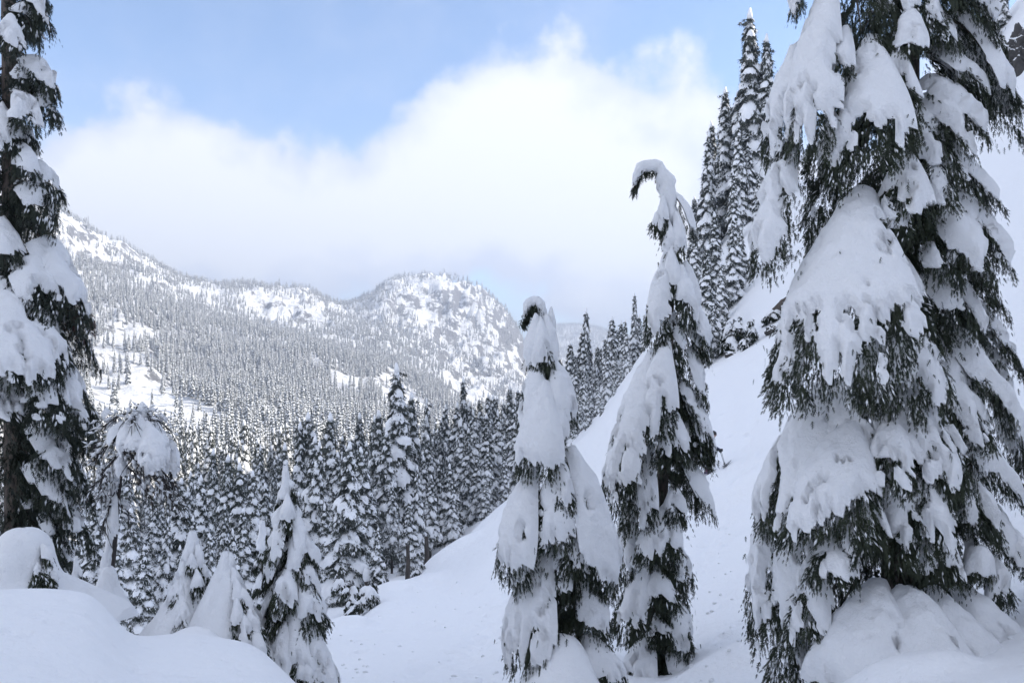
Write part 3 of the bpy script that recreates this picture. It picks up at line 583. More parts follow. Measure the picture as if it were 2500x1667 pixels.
def hook(root, pts_px, depth, rad, snow_r, seed):
    """the bent leader of a tree with its ridge of snow and hanging twigs"""
    rg = np.random.default_rng(seed); loc = np.array(root.location)
    line = smoothline([P(x, y, depth) for x, y in pts_px], 22); a = Acc(); a.add(*tube(line - loc, np.linspace(rad, .008, 22), 6), 1)
    n = 260; k = rg.integers(5, 22, n); pos = line[k] + rg.normal(0, .03, (n, 3)) - [0, 0, .03]
    a.add(*sprays(pos - loc, rg.normal(0, .35, (n, 3)) + [0, 0, -1.], nrm(rg.normal(0, 1, (n, 3))), rg.uniform(.07, .22, n), rg.uniform(.015, .03, n)), 0)
    f = a.build('leader', MATS_F, root, smooth_=False)
    sl_ = line + np.array([0, 0, snow_r * .55]); r = snow_r * np.concatenate([np.linspace(.9, 1.1, 14), np.linspace(1.05, .25, 8)]) * (.8 + .4 * fbm(np.arange(22) * .5, seed, 0, 2))
    V, Fc = tube(sl_ - loc, r, 12, .25, seed); mk('snow_load', V, Fc, M_snow, parent=f)
hook(t2, [(1640, 560), (1634, 500), (1620, 440), (1598, 416), (1572, 416), (1556, 432), (1549, 462)], 16.0, .04, .155, 5)
# ------------------------------------------------------------------ the smaller drooping hemlock in front
T3 = [
 (1312, 770, 1298, 890, 67, .25, dict(rag=0.38)), (1330, 770, 1350, 890, 67, .25, dict(rag=0.45)), (1320, 780, 1325, 900, 61, .4, dict(rag=0.45, cover=.85)), (1345, 750, 1347, 805, 26, .1),
 (1322, 880, 1282, 1040, 100, .45, dict(rag=0.52)), (1345, 880, 1398, 1030, 106, .4, dict(rag=0.38)), (1335, 930, 1300, 1160, 140, .75, dict(rag=0.45, rf=.3)), (1350, 920, 1340, 1080, 100, .6, dict(rag=0.38)),
 (1300, 1000, 1280, 1120, 67, .3, arm(cover=.5)), (1312, 1130, 1225, 1400, 162, .75, dict(rag=0.64, inner=.5)), (1300, 1230, 1255, 1430, 89, .8, dict(rag=0.75, inner=.6)), (1355, 1140, 1345, 1340, 112, 1.0, dict(rag=0.68)),
 (1385, 1090, 1508, 1420, 184, .65, dict(rag=0.45)), (1440, 1290, 1500, 1480, 100, .4, arm(inner=1.)), (1345, 1320, 1252, 1625, 196, .85, dict(rag=0.52, inner=.5)), (1390, 1280, 1412, 1400, 100, .95, dict(rag=0.68)), (1370, 1120, 1375, 1240, 78, .9, dict(cover=.85)),
 (1410, 1390, 1470, 1550, 100, .6, dict(rag=0.68)), (1425, 1550, 1495, 1660, 123, .8, dict(rag=0.52, snow=1.2)), (1370, 1530, 1350, 1625, 67, .7), (1390, 1430, 1300, 1580, 134, .5, arm(snow=0)), (1400, 1340, 1460, 1480, 123, .4, arm(snow=0)),
 (1350, 1160, 1310, 1330, 112, .4, arm(snow=0)), (1400, 1480, 1460, 1640, 123, .5, arm(snow=0)), (1360, 1480, 1290, 1640, 112, .5, arm(snow=0)), (1385, 1320, 1345, 1450, 89, .8, dict(cover=.7)),
]
rng = np.random.default_rng(31)
t3, _, _ = px_tree('hemlock', 'white snow-caked hemlock with a small drooping cap, in front of the hooked one', 'tree', 13.0,
    [(1428, 1720), (1408, 1480), (1375, 1300), (1350, 1130), (1338, 980), (1328, 860), (1322, 790)], [.075, .065, .05, .035, .02], T3, rng, lambda z: .15 + .13 * max(0, 1.2 - z), .045, .080, 560, fill=20, snow=.105)
hook(t3, [(1326, 820), (1322, 765), (1310, 742), (1296, 744), (1286, 760), (1282, 785)], 13.0, .03, .085, 8)
# ------------------------------------------------------------------ the dark fir at the left edge
def farm(**k): d = dict(sheet=False, lift=.10, rag=.9, hang=1.2, inner=.9, sag=.5, start=.34, cover=.82); d.update(k); return d
T1 = [
 (30, -70, 118, 60, 60, .3, farm()), (28, 0, 95, 112, 60, .5, farm()), (25, 50, 25, 112, 70, 1.0, dict(rag=.6)), (40, 120, 142, 240, 75, .4, farm(snow=1.2)), (35, 170, 75, 215, 50, .6, farm()), (30, 215, 72, 300, 80, .9, dict(rag=.6, snow=1.2)), (35, 200, 152, 300, 60, .4, farm(snow=1.2)),
 (5, 270, 15, 370, 95, 1.0, dict(rag=.6, snow=1.2)), (32, 310, 82, 350, 55, .5, farm(cover=.6)), (40, 355, 72, 420, 65, .9, dict(rag=.5)), (45, 370, 160, 510, 75, .45, farm(snow=1.1)), (40, 430, 130, 555, 75, .7, farm(snow=1.2)), (30, 450, 90, 600, 90, .3, farm(snow=0)),
 (5, 540, 15, 630, 90, 1.0, dict(rag=.7)), (45, 520, 225, 830, 110, .5, farm(snow=1.1)), (45, 590, 130, 810, 110, .95, farm(snow=1.2)), (50, 720, 145, 920, 115, 1.2, farm(snow=1.2)), (40, 640, 245, 900, 90, -.2, farm(cover=.4, inner=1.2)), (60, 650, 230, 790, 70, .1, farm(mats=None)),
 (0, 690, 50, 930, 190, 1.7, dict(rag=.4, snow=1.1)), (-20, 900, 20, 1020, 110, 1.5, dict(rag=.5, snow=1.2)), (85, 830, 125, 1030, 110, 1.4, dict(rag=.6, snow=1.2)), (70, 830, 235, 1070, 110, .7, farm(snow=1.1)), (60, 890, 250, 1130, 110, .3, farm(snow=1.2)), (55, 980, 185, 1190, 90, .8, farm()),
 (50, 1010, 235, 1250, 90, .2, farm()), (45, 1080, 168, 1280, 80, .6, farm(cover=.8)), (50, 1150, 232, 1340, 80, .2, farm()), (45, 1180, 150, 1350, 80, .5, farm(cover=.6)), (40, 800, 190, 1000, 140, .2, farm(snow=0, inner=1.2)), (40, 900, 200, 1110, 150, 0, farm(snow=0, inner=1.2)), (50, 1050, 190, 1270, 150, 0, farm(snow=0, inner=1.2)), (40, 700, 170, 900, 130, -.2, farm(snow=0, inner=1.2)),
 (20, 150, -120, 330, 90, .3, farm()), (20, 350, -150, 560, 100, .3, farm()), (20, 600, -180, 900, 110, .4, farm()), (20, 850, -180, 1120, 110, .2, farm()), (45, 600, 190, 800, 120, -.4, farm(snow=0)), (50, 1200, 120, 1420, 110, 0, farm(snow=0, inner=1.5)), (60, 1250, 200, 1420, 100, -.2, farm(cover=.4)),
]
for i, sp in enumerate(T1):
    if len(sp) > 6 and 'mats' in sp[6]: sp[6]['mats'] = [M_fol_red, M_bark]
rng = np.random.default_rng(41)
t1, _, _ = px_tree('fir', 'tall dark fir with a bare lower trunk at the left edge', 'tree', 13.6,
    [(45, 1500), (40, 1300), (36, 950), (30, 600), (26, 300), (20, -150), (16, -500)], [.2, .17, .13, .06], T1, rng, lambda z: 1.0 + .05 * max(0, 2 - z), .05, .095, 460, mats=[M_fol_dark, M_bark], fill=26, snow=.11, fillsl=1.2)
# ------------------------------------------------------------------ small firs in the foreground drift
def lathe(root, cx, cy, prof, name, mat, seed, amp=.08, lean=(0, 0), ns=40, parent=None, rise=28):
    """mantle of snow: prof = (height, radius) from top to bottom"""
    pr = np.array(prof, float); t = np.concatenate([[0], np.cumsum(np.hypot(np.diff(pr[:, 0]), np.diff(pr[:, 1])))])
    u = np.linspace(0, t[-1], rise); z = pchip(t, pr[:, 0], u); r = pchip(t, pr[:, 1], u)
    th = np.arange(ns) * 2 * math.pi / ns
    RR = r[:, None] * (1 + amp * 2 * (fbm(np.cos(th)[None] * 1.6 + seed, np.sin(th)[None] * 1.6, z[:, None] * 2.2, 3) - .5) * 2)
    k = (z.max() - z)[:, None]
    V = np.stack([cx + RR * np.cos(th) + lean[0] * (z[:, None] - z.min()), cy + RR * np.sin(th) + lean[1] * (z[:, None] - z.min()), z[:, None] + 0 * th], -1).reshape(-1, 3)
    Fc = grid_faces(rise, ns, True)
    n = np.cross(V[Fc[5][1]] - V[Fc[5][0]], V[Fc[5][2]] - V[Fc[5][0]])
    if n @ (V[Fc[5][0]] - np.array([cx, cy, V[Fc[5][0]][2]])) < 0: Fc = Fc[:, ::-1]
    return mk(name, V - np.array(root.location), Fc, mat, parent=parent or root)
def buried_fir(label, px, top, depth, prof_px, boughs, seed, lean=(0, 0), amp=.08):
    rg = np.random.default_rng(seed); s = depth / F
    c = P(px, top, depth); base = ground_under(c); root = empty('buried_fir', base, label, 'tree')
    trunk_part(root, [base - [0, 0, .2], [c[0], c[1], (c[2] + base[2]) / 2], c - [0, 0, .08]], [.035, .02, .008], n=8, ns=8)
    prof = [(float(P(px, row, depth)[2]), hw * s) for row, hw in prof_px]
    lathe(root, c[0], c[1], prof, 'snow_mantle', M_snow, seed, amp, lean)
    for rx, ry, tx, ty, w, fr, o in boughs:
        b = Bough(P(rx, ry, depth - fr * .5), P(tx, ty, depth - fr), w * s * .5, lift=.05, sheet=o.pop('sheet', True))
        kw = dict(snow=.045, dens=1500, sl=.045, cell=.022, strand=2, ragged=.9, hang=.8, inner=.5, feat=.55); kw.update(o)
        put_bough(root, b, rg, **kw)
    return root
buried_fir('rounded hump of a fir buried in the drift, one dark sprig showing on its right', 55, 1286, 8.5, [(1286, 0), (1291, 28), (1310, 52), (1345, 68), (1400, 84), (1440, 130), (1510, 230)],
    [(92, 1370, 95, 1430, 40, .32, dict(snow=.02, cover=.3)), (105, 1365, 118, 1445, 34, .25, dict(snow=.02, cover=.3)), (115, 1350, 130, 1420, 34, .2, dict(cover=.7)), (100, 1330, 122, 1370, 26, .2, dict())], 3, amp=.09)
buried_fir('left of two pointed firs sunk in one drift, dark needles down its left side', 470, 1288, 9.0,
    [(1288, 0), (1293, 6), (1330, 15), (1380, 30), (1412, 41), (1450, 58), (1500, 88), (1550, 130), (1600, 180)],
    [(462, 1340, 444, 1405, 36, .12, {}), (452, 1370, 428, 1450, 46, .2, {}), (440, 1410, 420, 1500, 54, .28, dict(cover=.7)), (480, 1330, 492, 1390, 30, .12, {}), (446, 1420, 426, 1520, 50, .36, dict(snow=.02, cover=.5)), (425, 1440, 405, 1525, 44, .2, dict(cover=.8)), (470, 1350, 466, 1390, 30, .2, dict(cover=.9)), (478, 1390, 486, 1450, 36, .30, dict(cover=.9)), (455, 1470, 440, 1560, 60, .50, dict(cover=.7)), (488, 1370, 508, 1420, 26, .1, {})], 4, amp=.13)
buried_fir('right of two pointed firs sunk in one drift, dark needles at its lower right', 552, 1338, 8.8,
    [(1338, 0), (1344, 7), (1375, 19), (1412, 35), (1450, 52), (1500, 78), (1560, 118), (1630, 180)],
    [(566, 1385, 584, 1440, 30, .12, {}), (585, 1430, 612, 1520, 50, .28, dict(cover=.6)), (600, 1470, 634, 1575, 55, .34, dict(cover=.6)), (575, 1460, 592, 1560, 50, .42, dict(cover=.55)), (590, 1500, 622, 1610, 56, .52, dict(cover=.5)), (572, 1410, 590, 1480, 34, .22, dict(cover=.9)), (540, 1390, 528, 1440, 26, .1, dict(cover=.9)), (610, 1530, 645, 1620, 60, .5, dict(cover=.6)), (560, 1350, 570, 1395, 20, .06, {})], 5, amp=.12)

def young_fir(label, top_px, base_px, depth, half, n, seed, scale=1.0, cat='tree', name='young_fir', cover=1.0, rag=.8):
    """a free standing young tree, boughs all round"""
    rg = np.random.default_rng(seed); s = depth / F
    tp = P(*top_px, depth); bp = P(*base_px, depth); g_ = ground_under(bp); bp = np.array([bp[0], bp[1], min(bp[2], g_[2])]); root = empty(name, np.array([bp[0], bp[1], g_[2]]), label, cat)
    Ht = tp[2] - bp[2]
    trunk_part(root, [bp - [0, 0, .2], bp * .5 + tp * .5 + [.02, 0, 0], tp], [.045 * scale, .03 * scale, .008], n=14, ns=8)
    for i in range(n):
        t = ((i + .5) / n) ** .8; z = tp[2] - Ht * (.03 + .93 * t); a = i * 2.39996 + rg.uniform(-.4, .4)
        ax = bp + (tp - bp) * ((z - bp[2]) / Ht); rr = np.interp(t, [q[0] for q in half], [q[1] for q in half]) * s * rg.uniform(.82, 1.12)
        r0 = np.array([ax[0], ax[1], z]); t0 = r0 + [math.cos(a) * rr, math.sin(a) * rr, -rr * rg.uniform(1.1, 1.9) - .05]
        b = Bough(r0, t0, rr * rg.uniform(.36, .52), lift=.08, sheet=True)
        put_bough(root, b, rg, snow=.065 * scale, dens=1000 / scale, sl=.048 * scale, cell=.026 * scale, ragged=rag, cover=cover * rg.uniform(.75, 1.05) if t > .3 else 1., hang=.7, inner=.6, feat=.6 * scale, bits=.16, strand=2)
    top = [tp + [0, 0, -.35 * scale], tp + [0, 0, -.1 * scale], tp + [.0, 0, .02]]
    V, Fc = tube(smoothline(top, 10) - np.array(root.location), np.linspace(.07, .028, 10) * scale, 10, .25, seed); mk('snow_load', V, Fc, M_snow, parent=root)
    return root
young_fir('slender young fir in full snow, standing free where the drift meets the ski run', (697, 1140), (738, 1700), 9.0, [(0, 26), (.2, 62), (.45, 92), (.7, 112), (1, 100)], 52, 6)
young_fir('slim fir behind the young fir, half hidden by it', (640, 1272), (640, 1600), 24, [(0, 12), (.3, 26), (.7, 36), (1, 30)], 30, 7, 2.4, cover=.9)
young_fir('small fir with snow at the right foot of the tallest left tree', (186, 1360), (186, 1480), 12.5, [(0, 14), (.5, 26), (1, 30)], 14, 9, .9)

# ------------------------------------------------------------------ the bare leaning tree with its cap of snow
def bare_tree():
    rg = np.random.default_rng(77); D = 11.0; s = D / F
    pts = [P(x, y, D) for x, y in [(262, 1470), (278, 1330), (284, 1250), (292, 1180), (302, 1110), (314, 1060), (328, 1010), (338, 985)]]
    base = ground_under(pts[0]); root = empty('bare_tree', base, 'leaning tree of bare twigs under a thick cap of snow', 'tree'); loc = base
    _, line = trunk_part(root, [base - [0, 0, .2]] + pts, [.06, .05, .04, .025, .01], [M_twig], n=30)
    def at(y): k = np.argmin(np.abs(line[:, 2] - P(300, y, D)[2])); return line[k]
    specs = [(1005, 375, 1020, .2), (1010, 415, 1050, -.1), (1015, 250, 1045, .1), (1030, 430, 1185, .25), (1040, 425, 1205, .0), (1045, 405, 1170, .45), (1050, 235, 1120, .2), (1060, 225, 1090, -.1), (1080, 430, 1235, .1), (1085, 395, 1200, .5),
             (1090, 240, 1190, .3), (1100, 345, 1190, .6), (1110, 425, 1230, -.2), (1120, 230, 1180, -.2), (1130, 370, 1215, .3), (1000, 320, 1035, .5), (1150, 245, 1215, .2), (1040, 350, 1140, .6), (1180, 250, 1290, .2), (1220, 325, 1290, .1)]
    for y0, tx, ty, fr in specs:
        p0 = at(y0); p2 = P(tx, ty, D - fr); c = (p0 + p2) / 2 + [0, 0, np.linalg.norm(p2 - p0) * .22]
        u = np.linspace(0, 1, 9)[:, None]; br = (1 - u) ** 2 * p0 + 2 * u * (1 - u) * c + u * u * p2; a = Acc(); L = np.linalg.norm(p2 - p0)
        a.add(*tube(br - loc, np.linspace(.014, .004, 9), 5), 0)
        for q in range(int(20 * L / .6) + 6):
            k = rg.uniform(1.5, 8); i0 = int(k); st = br[i0] + (br[min(i0 + 1, 8)] - br[i0]) * (k - i0); d = nrm(br[min(i0 + 1, 8)] - br[i0 - 1])
            dr = nrm(d * .7 + rg.normal(0, .45, 3) + [0, 0, -.25]); ln = rg.uniform(.10, .30) * (.6 + .4 * L)
            tw = np.array([st + dr * ln * f + np.array([0, 0, -.45]) * ln * f * f for f in np.linspace(0, 1, 5)]); a.add(*tube(tw - loc, np.linspace(.006, .003, 5), 3), 0)
            if rg.random() < .6:
                j = rg.integers(1, 4); d2 = nrm(dr + rg.normal(0, .5, 3) + [0, 0, -.4]); tw2 = np.array([tw[j] + d2 * ln * .6 * f for f in np.linspace(0, 1, 4)]); a.add(*tube(tw2 - loc, np.linspace(.004, .0025, 4), 3), 0)
        a.build('branch', M_twig, root); m = 26; k = rg.integers(2, 9, m); sa = Acc()
        sa.add(*lumps(br[k] + rg.normal(0, .05, (m, 3)) + [0, 0, .02], nrm(rg.normal(0, .5, (m, 3)) + nrm(p2 - p0)), np.tile([0, 0, 1.], (m, 1)), rg.uniform(.06, .16, m), rg.uniform(.015, .04, m))); sa.v = [v - loc for v in sa.v]; sa.build('snow_load', M_snow, root)
    caps = [(345, 985, 350, 1045, 46, .15, 1.2), (325, 1020, 300, 1110, 62, .35, 1.), (335, 1025, 352, 1130, 80, .45, 1.2), (345, 1030, 428, 1175, 92, .25, 1.3), (350, 1040, 400, 1165, 90, .5, 1.2), (312, 1040, 252, 1085, 50, .2, 1.), (275, 1020, 262, 1060, 40, .05, 1.), (300, 1110, 288, 1165, 36, .25, .8), (286, 1210, 272, 1330, 28, .12, .7), (268, 1000, 250, 1030, 30, .1, .8)]
    for rx, ry, tx, ty, w, fr, sn in caps:
        b = Bough(P(rx, ry, D - fr * .4), P(tx, ty, D - fr), w * s * .5, lift=.16)
        fo, sa = bough_parts(b, rg, snow=.085 * sn, dens=10, sl=.06, cell=.022, ragged=.7, cover=1.0, bits=0, limb=False, fringe=0)
        sa.v = [v - loc for v in sa.v]; sa.build('snow_load', M_snow, root)
    tr = line[(line[:, 2] < P(300, 1120, D)[2])]; st = tr + np.array([-.045, -.02, .03]); V, Fc = tube(st - loc, .05 + .035 * fbm(np.arange(len(st)) * .9, 2.2, 0, 2), 9, .35, 5); mk('snow_load', V, Fc, M_snow, parent=root)
    lathe(root, float(pts[0][0]), float(pts[0][1]) - .05, [(float(P(262, 1375, D)[2]), .0), (float(P(262, 1382, D)[2]), .06), (float(P(262, 1430, D)[2]), .16), (float(P(262, 1500, D)[2]), .42)], 'snow_mantle', M_snow, 4, .1, (.05, 0))
bare_tree()

# ------------------------------------------------------------------ forest trees: seven kinds, copied
def forest_proto(seed, Ht=20., Rb=2.3, nb=84, start=.06, power=.8, droop=(.8, 1.5), cover=.9, top_snow=True):
    nb = int(nb * .92)
    rg = np.random.default_rng(seed); fo = Acc(); sn = Acc()
    for i in range(nb):
        t = ((i + .5) / nb) ** .85; z = Ht * (1 - (1 - start) * t) - .3; a = i * 2.39996 + rg.uniform(-.5, .5)
        rr = (Rb * t ** power + .12) * rg.uniform(.62, 1.18) * (1 - .25 * max(0, t - .85) / .15)
        r0 = np.array([0, 0, z]); t0 = np.array([math.cos(a) * rr, math.sin(a) * rr, z - rr * rg.uniform(*droop) - .15])
        b = Bough(r0, t0, rr * rg.uniform(.26, .40) + .11, lift=.10, sag=.4, sheet=False)
        f, s_ = bough_parts(b, rg, snow=.22 + .06 * rr, dens=16, sl=.42, cell=.22, ragged=.75, cover=cover * 1.08 * rg.uniform(.7, 1.1), bits=.3, limb=False, fan=False, feat=3.5, inner=.8, nmax=140, fringe=.8, hang=.9)
        fo.v += [v for v in f.v]; fo.f += [q + fo.n for q in f.f]; fo.m += f.m; fo.n += f.n
        sn.v += [v for v in s_.v]; sn.f += [q + sn.n for q in s_.f]; sn.m += s_.m; sn.n += s_.n
    if top_snow:
        V, Fc = tube([[0, 0, Ht - 1.0], [0, 0, Ht - .5], [.05, 0, Ht + .15]], [.22, .2, .07], 6); sn.add(V, Fc)
    tv = tube([[0, 0, -1.5], [0, 0, Ht * .4], [0, 0, Ht - .3]], [.24, .17, .03], 7)
    return fo, sn, tv
KINDS = [forest_proto(101, Rb=2.5, cover=1.0), forest_proto(102, Rb=1.9, nb=90, cover=1.0), forest_proto(103, Rb=2.0, start=.30, nb=74), forest_proto(104, Rb=2.7, nb=92, droop=(.7, 1.3)), forest_proto(105, Rb=3.6, nb=90, droop=(.8, 1.4), cover=1.0, power=.9),
         forest_proto(106, Rb=1.5, nb=80, start=.12, cover=.75), forest_proto(107, Rb=2.2, start=.42, nb=64, cover=.8)]
PROTO = []
def kind_meshes():
    for fo, sn, tv in KINDS:
        r = []
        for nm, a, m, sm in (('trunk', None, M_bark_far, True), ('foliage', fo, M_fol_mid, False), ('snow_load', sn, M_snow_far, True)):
            o = mk(nm, tv[0], tv[1], m) if a is None else a.build(nm, m, smooth_=sm)
            r.append(o.data); bpy.data.objects.remove(o)
        PROTO.append(r)
kind_meshes()
MID = []
def forest_tree(pos, Ht, kind, rg, label, group=None, wide=1.0, name='conifer', lean=0.0):
    root = empty(name, pos, label, 'tree', group); k = Ht / 20.
    root.scale = (k * wide, k * wide, k); root.rotation_euler = (rg.normal(0, .012) , rg.normal(0, .012) + lean, rg.uniform(0, 6.28))
    for nm, me in zip(('trunk', 'foliage', 'snow_load'), PROTO[kind]):
        o = bpy.data.objects.new(nm, me); o.parent = root; C.objects.link(o)
    MID.append((root, kind)); return root
def tanrow(px, row): return float(pix_azel(px, row)[1])
rg = np.random.default_rng(500)
TAKEN = []
G_V = 'conifers of the shaded valley stand'
L_V = 'snow-dusted conifer in the shaded stand between the drift and the ski run'
def by_top(px, top, r, kind, label=None, wide=1.0, group=None, name='conifer'):
    p = ground(px, r); a = float(pix_azel(px, 930)[0]); ztop = tanrow(px, top) * r; Ht = max(2., ztop - p[2])
    TAKEN.append((p[0], p[1])); return forest_tree(p, Ht, kind, rg, label or L_V, group if label else G_V, wide, name)
VALLEY = [(330, 1235, 44, 3), (412, 1262, 52, 4, 'broad conifer with a rounded white cap, behind the two sunken firs', .8), (252, 1130, 56, 0), (290, 1185, 50, 2), (450, 1168, 64, 3), (498, 1160, 60, 0), (380, 1205, 72, 1), (560, 1112, 72, 1), (592, 1130, 66, 0), (530, 1095, 86, 1), (615, 1150, 62, 2), (655, 1180, 64, 3),
  (692, 1082, 82, 0), (735, 1032, 92, 1), (765, 1008, 95, 0), (806, 1010, 90, 1), (775, 1065, 78, 3), (848, 1080, 52, 3, 'drooping conifer standing nearest the run, in front of the dark trunks', 1.15), (880, 1092, 80, 2), (925, 1003, 112, 1),
  (926, 1288, 50, 3, 'small bushy fir with a white cap at the edge of the shaded stand', 1.25), (975, 888, 100, 0, 'tallest conifer of the valley stand, its top above all its neighbours', 1.15), (1002, 958, 104, 1, 'second tallest conifer, close behind the right of the tallest', 1.1), (945, 1052, 96, 3), (1030, 1112, 100, 6, 'conifer with a long bare lower trunk right of the tallest one', 1.1), (1046, 1062, 112, 1), (1075, 1122, 106, 0), (1100, 1132, 98, 3),
  (1140, 1046, 116, 1), (1166, 1102, 106, 0), (1190, 1012, 116, 1), (1216, 1002, 122, 0), (1190, 1092, 102, 3), (1232, 1090, 102, 1), (1256, 975, 116, 0), (1272, 1000, 110, 3), (1108, 1185, 92, 4, 'short broad fir with white top at the foot of the stand', .9), (1186, 1172, 94, 3), (1245, 1175, 97, 5, 'narrow white-topped fir left of the snow-caked hemlock', 1.3), (1052, 1160, 90, 2), (900, 1152, 92, 6), (822, 1104, 84, 2), (868, 1200, 66, 6), (960, 1180, 84, 2), (1000, 1220, 78, 3),
  (700, 1210, 66, 3), (740, 1200, 70, 1), (800, 1230, 62, 3), (360, 1330, 36, 3), (300, 1330, 40, 0), (450, 1330, 40, 1), (520, 1300, 44, 3), (580, 1290, 46, 0), (240, 1240, 46, 3), (600, 1240, 54, 3), (550, 1230, 58, 1), (480, 1260, 52, 2)]
for t in VALLEY: by_top(*t[:4], t[4] if len(t) > 4 else None, t[5] * 1.25 if len(t) > 5 else float(rg.uniform(1.25, 1.75)))
SADDLE = [(1406, 862, 150, 1, 'slim conifer standing left of the hooked hemlock, in the gap beside the snowy cap tree'), (1424, 900, 145, 0), (1442, 905, 130, 1), (1461, 922, 122, 0), (1469, 955, 96, 3, 'thickly snowed conifer on the brow of the run, nearest of its clump'), (1483, 838, 128, 0), (1503, 852, 122, 1), (1516, 870, 112, 3), (1530, 780, 118, 0), (1552, 716, 120, 1, 'tallest conifer in the clump left of the hooked hemlock'), (1575, 765, 115, 0), (1598, 690, 118, 5, 'thin conifer with a bare spike top just left of the hooked hemlock'), (1435, 960, 115, 3), (1415, 945, 128, 0), (1395, 940, 140, 1), (1380, 960, 150, 0), (1500, 930, 102, 3), (1540, 860, 108, 3), (1375, 1000, 128, 3)]
CL = iter(['conifer in the gap right of the drooping cap tree, second from left', 'slim conifer third from left in the clump by the hooked hemlock', 'conifer left of the thickly snowed one on the brow, standing behind it', 'conifer behind the thickly snowed one on the brow', 'conifer just right of the thickly snowed one on the brow', 'low full conifer in the middle of the clump by the hooked hemlock', 'conifer left of the tallest in the clump by the hooked hemlock', 'conifer right of the tallest in the clump, against the hooked hemlock', 'low full conifer at the left of the clump, above the brow', 'low conifer behind the left of the clump by the hooked hemlock', 'farthest left small conifer of the clump, beside the drooping cap tree', 'small conifer in the gap touching the drooping cap tree', 'conifer low on the brow in front of the tallest of the clump', "conifer low against the hooked hemlock's left boughs", 'lowest full conifer in the gap between the two foreground hemlocks'])
for t in SADDLE: by_top(*t[:4], t[4] if len(t) > 4 else next(CL), 1.1, 'conifers of the clump by the hooked hemlock')
def by_base(px, top, base, kind, label, wide=1.0, group=None, rmin=45, name='conifer'):
    a = float(pix_azel(px, 930)[0]); rr = np.arange(rmin, 175, .5); tz = H(np.sin(a) * rr, np.cos(a) * rr) / rr; want = tanrow(px, base)
    k = np.argmax(tz >= want) if (tz >= want).any() else int(np.argmax(tz)); r = rr[k]; p = np.array([math.sin(a) * r, math.cos(a) * r, tz[k] * r]); Ht = (tanrow(px, top) * r - p[2])
    TAKEN.append((p[0], p[1])); return forest_tree(p, Ht, kind, rg, label, group, wide, name)
SL = 'snow-plastered conifer in the row climbing the right-hand slope'; SG = 'conifers climbing the right-hand slope'
SLI = iter(['slope conifer between the slender spire and the second tallest', 'slope conifer just left of the narrow ragged one, lower than it', 'short conifer at the left end of the slope row, against the sky', 'full conifer directly below the tallest slope conifer', 'slope conifer in front of the gap between the ragged one and the spire', 'slim conifer low on the slope, left of the heavily caked one', 'snowy conifer low on the slope, right of the heavily caked one', 'lowest slim conifer left of the heavily caked one', 'conifer in the middle of the lower slope row, under the spire', 'low conifer at the brow of the slope, nearest the hooked hemlock', 'squat conifer at the foot of the slope row, just above the snow bank', 'small conifer between the hooked hemlock and the slope row', 'slope conifer right of the tallest, partly behind the big hemlock', "tall slope conifer mostly hidden by the big hemlock's upper left bough", "lowest of the slope conifers, beside the hooked hemlock's right boughs", 'snowy conifer above the fallen log, beside the big hemlock', "broad snow-covered conifer behind the big hemlock's left boughs", 'thin conifer at the far left of the slope row', 'mid-height conifer below the spire in the slope row', 'mid-height conifer under the second tallest slope conifer'])
for t in [(1842, 22, 520, 0, 'tallest conifer on the right-hand slope, reaching almost to the top of the picture', 1.0), (1882, 82, 500, 1, 'second tallest slope conifer, between the tallest and the big hemlock', 1.0), (1778, 215, 570, 1, 'slender spire conifer left of the two tallest on the slope', 1.05), (1742, 296, 610, 5, 'narrow ragged conifer, leftmost tall one on the slope', 1.1), (1812, 300, 560, 0, SL, .9), (1732, 322, 640, 1, SL, .9),
          (1714, 480, 650, 1, SL, 1.2), (1832, 350, 540, 3, SL, 1.1), (1755, 430, 600, 0, SL, 1.), (1794, 530, 745, 3, 'heavily caked conifer low on the slope, just above the snow bank', .95), (1747, 520, 765, 1, SL, 1.2), (1816, 556, 700, 3, SL, .95), (1725, 600, 860, 1, SL, 1.3), (1765, 640, 800, 0, SL, 1.1), (1702, 560, 700, 0, SL, 1.1), (1742, 740, 880, 3, SL, 1.0), (1690, 640, 740, 1, SL, 1.2), (1870, 330, 500, 0, SL, 1.0), (1905, 240, 480, 1, SL, 1.), (1718, 760, 900, 0, SL, 1.2), (1845, 620, 670, 3, SL, 1.1), (1930, 560, 640, 4, SL, .9), (1700, 480, 640, 5, SL, 1.3), (1800, 420, 600, 1, SL, 1.0), (1860, 420, 540, 3, SL, 1.0)]:
    by_base(*t[:4], next(SLI) if t[4] == SL else t[4], t[5] * 1.3, SG)
for t in [(2478, -90, 60, 0, 'conifer above the dark crag at the top right corner', 1.1), (2440, -60, 120, 1, 'conifer left of the dark crag at the top right corner', 1.1)]: by_base(*t, rmin=90)
